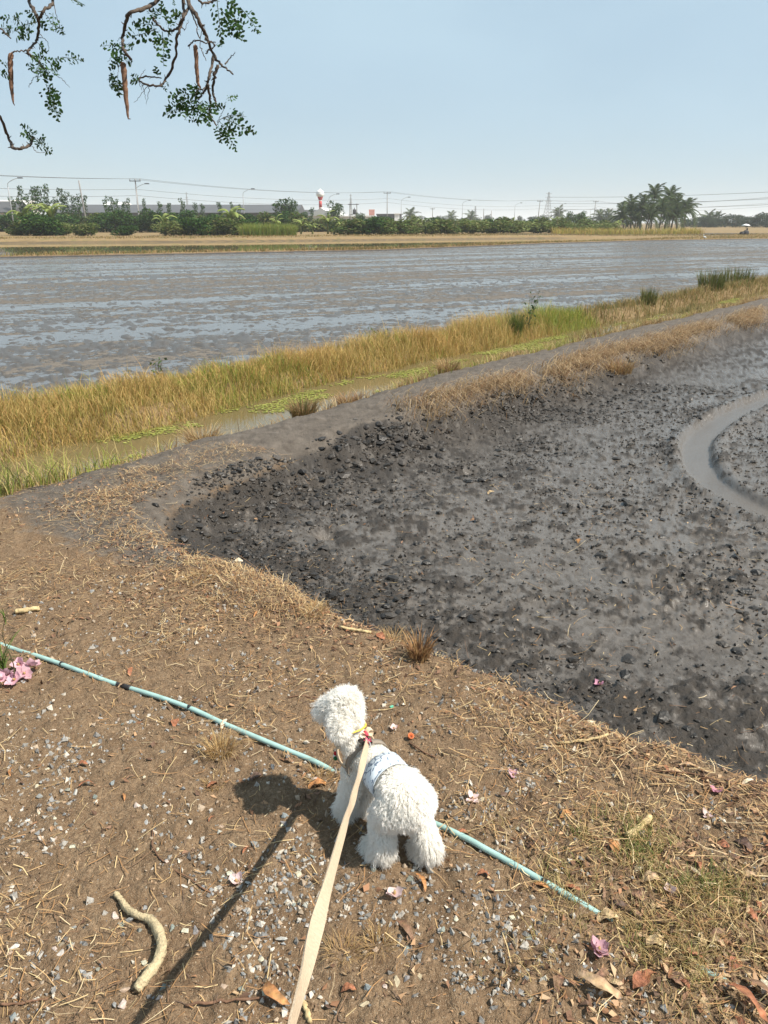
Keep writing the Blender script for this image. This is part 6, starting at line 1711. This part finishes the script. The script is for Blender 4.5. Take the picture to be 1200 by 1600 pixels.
# buckle: a square black frame on the withers
bk = MB()
BC = np.array([.162, .026, .2690])
for c_, s_ in (((0, .012, 0), (.029, .005, .005)), ((0, -.012, 0), (.029, .005, .005)), ((.012, 0, 0), (.005, .029, .005)), ((-.012, 0, 0), (.005, .029, .005)), ((0, 0, .0005), (.005, .022, .004))):
    V, q = box(np.array(c_) * 1.0, s_); bk.add(V + BC, q)
bk.build('buckle', M_tape, hn, colour=False)
M_rib = mat_attr('ribbon', .7, trans=.2)
rb = MB()
for k in range(5):
    V, q = petal(.012, .0045, .9); a = k * 1.257; V = np.stack([V[:, 0] * math.cos(a) - V[:, 1] * math.sin(a), V[:, 0] * math.sin(a) + V[:, 1] * math.cos(a), V[:, 2]], 1)
    rb.add(V + BC + np.array([-.012, -.002, .003]), q, None, (0.62, 0.05, 0.10) if k % 2 else (0.72, 0.16, 0.24))
rb.build('red_ribbon', M_rib, hn, True)
bw = MB()
for sd, cc in ((-1, (.72, .60, .44)), (1, (.76, .62, .48))):
    P = spline([(0, 0, 0), (.006, sd * .012, .008), (.003, sd * .022, .004), (-.003, sd * .014, -.004), (0, 0, 0)], 14)
    V = np.concatenate([P + [-.008, 0, 0], P + [.008, 0, 0]]) + BC + np.array([.022, -.014, .006]); q = [(i, i + 1, 15 + i, 14 + i) for i in range(13)]
    bw.add(V, q, None, cc)
V, q = box(BC + np.array([.022, -.014, .006]), (.018, .008, .008)); bw.add(V, q, None, (.66, .08, .12)); bw.build('cream_bow', M_rib, hn, True)
tz = MB()
for o_, cc in (((0, 0, 0), (.50, .02, .03)), ((-.004, .003, -.013), (.02, .14, .05)), ((.002, .002, -.010), (.75, .70, .62))):
    tz.add(*ell(np.array([.212, .092, .222]) + o_, (.006, .006, .0065), 8, 6), col=cc)
tz.build('tassel', M_rib, hn, True)
Yc = np.array([.218, .049, .287]); V, q, t_ = tube([Yc + .0492 * np.array([math.cos(a) * .95, math.sin(a), -.34 * math.cos(a)]) for a in np.linspace(0, 6.2832, 41)], .0026, 7, False)
MB().add(V, q).build('yellow_collar', mat_plain('yellow_cord', (.62, .47, .06), .5, .1, 60), dog, True, colour=False)

# leash: a flat beige webbing that twists on its way up to the hand
c_, s_ = math.cos(drz), math.sin(drz)
A0 = np.array([DOG0[0] + DSC * ((BC[0] - .012) * c_ - BC[1] * s_), DOG0[1] + DSC * ((BC[0] - .012) * s_ + BC[1] * c_), dz + DSC * BC[2] + .004])
LP = [A0]
for px, py, z in ((563, 1206, .345), (551, 1250, .448), (541, 1281, .525), (523, 1344, .60), (502, 1420, .67), (489, 1470, .707), (477, 1521, .744), (457, 1597, .785), (438, 1690, .82)):
    r_ = ray(px, py); k = (z - H) / r_[2]; LP.append(np.array([r_[0] * k, r_[1] * k, z]))
LP.append(np.array([-.125, .30, .885])); LP.append(np.array([-.13, .14, .96]))
LPs = spline(LP, 120); f = np.linspace(0, 1, 120)
Tn = np.gradient(LPs, axis=0); Tn /= np.linalg.norm(Tn, axis=1)[:, None]
view = np.array([0, 0, H]) - LPs; view /= np.linalg.norm(view, axis=1)[:, None]
ws = np.cross(Tn, view); ws /= np.linalg.norm(ws, axis=1)[:, None]; nn_ = np.cross(ws, Tn)
# twist angle measured from a fixed frame (world side vector), set where the ribbon shows broad or edge on
side0 = np.cross(Tn, np.array([0.0, -.55, .84])); side0 /= np.linalg.norm(side0, axis=1)[:, None]; nor0 = np.cross(side0, Tn)
hw = .0098
def shot(p):
    q_ = p - np.array([0, 0, H]); de = q_[:, 1] * CP - q_[:, 2] * SP
    return np.stack([q_[:, 0] / de, (q_[:, 1] * SP + q_[:, 2] * CP) / de], 1) * F_PX
c0 = shot(LPs); tn = shot(LPs + Tn * .004) - c0; tn /= np.linalg.norm(tn, axis=1)[:, None]; pr_ = np.stack([-tn[:, 1], tn[:, 0]], 1)
ka = ((shot(LPs + side0 * .004) - c0) * pr_).sum(1) / .004; kb = ((shot(LPs + nor0 * .004) - c0) * pr_).sum(1) / .004
want = np.interp(800 - c0[:, 1], [1160, 1172, 1195, 1220, 1245, 1268, 1290, 1340, 1385, 1440, 1480, 1540, 1590, 1700], [6, 8, 11, 5, 10, 6, 10, 12, 15, 24, 22, 14, 10, 6])
tw = np.arctan2(kb, ka) + np.arccos(np.clip(want / (2 * hw * np.hypot(ka, kb)), 0, .999))   # how far the webbing has turned, from how broad it shows
tw = np.unwrap(tw, period=math.pi); tw = np.convolve(np.pad(tw, 2, 'edge'), np.ones(5) / 5, 'valid')
wd = side0 * np.cos(tw)[:, None] + nor0 * np.sin(tw)[:, None]; nw = np.cross(wd, Tn)
tk = .0011; V = []; q = []
for i in range(120):
    for a, b in ((-1, -1), (1, -1), (1, 1), (-1, 1)): V.append(LPs[i] + wd[i] * hw * a + nw[i] * tk * b)
    if i:
        for k in range(4): q.append((4 * (i - 1) + k, 4 * (i - 1) + (k + 1) % 4, 4 * i + (k + 1) % 4, 4 * i + k))
q += [(0, 1, 2, 3), (4 * 119 + 3, 4 * 119 + 2, 4 * 119 + 1, 4 * 119)]
lo_ = LPs[0].copy(); lsh = empty('leash', lo_); tag(lsh, "flat beige dog leash running from the harness up towards the viewer's hand", 'leash')
MB().add(np.array(V) - lo_, q).build('webbing', M_web, lsh, False, colour=False)
e = LPs[-1]; loop = spline([e, e + [.05, -.08, .02], e + [.03, -.20, .02], e + [-.04, -.20, .02], e + [-.05, -.08, .02], e], 30)
V = np.concatenate([loop + [0, 0, .012], loop - [0, 0, .012]]) - lo_; MB().add(V, [(i, i + 1, 31 + i, 30 + i) for i in range(29)]).build('hand_loop', M_web, lsh, colour=False)
V, q, t_ = tube(spline([A0, A0 + [.004, -.004, .006], A0 + [.008, -.012, .002], A0 + [.004, -.016, -.003], A0 + [-.002, -.010, .0]], 14) - lo_, .0017, 6); MB().add(V, q, t_).build('clip', M_metal, lsh, True, colour=False)
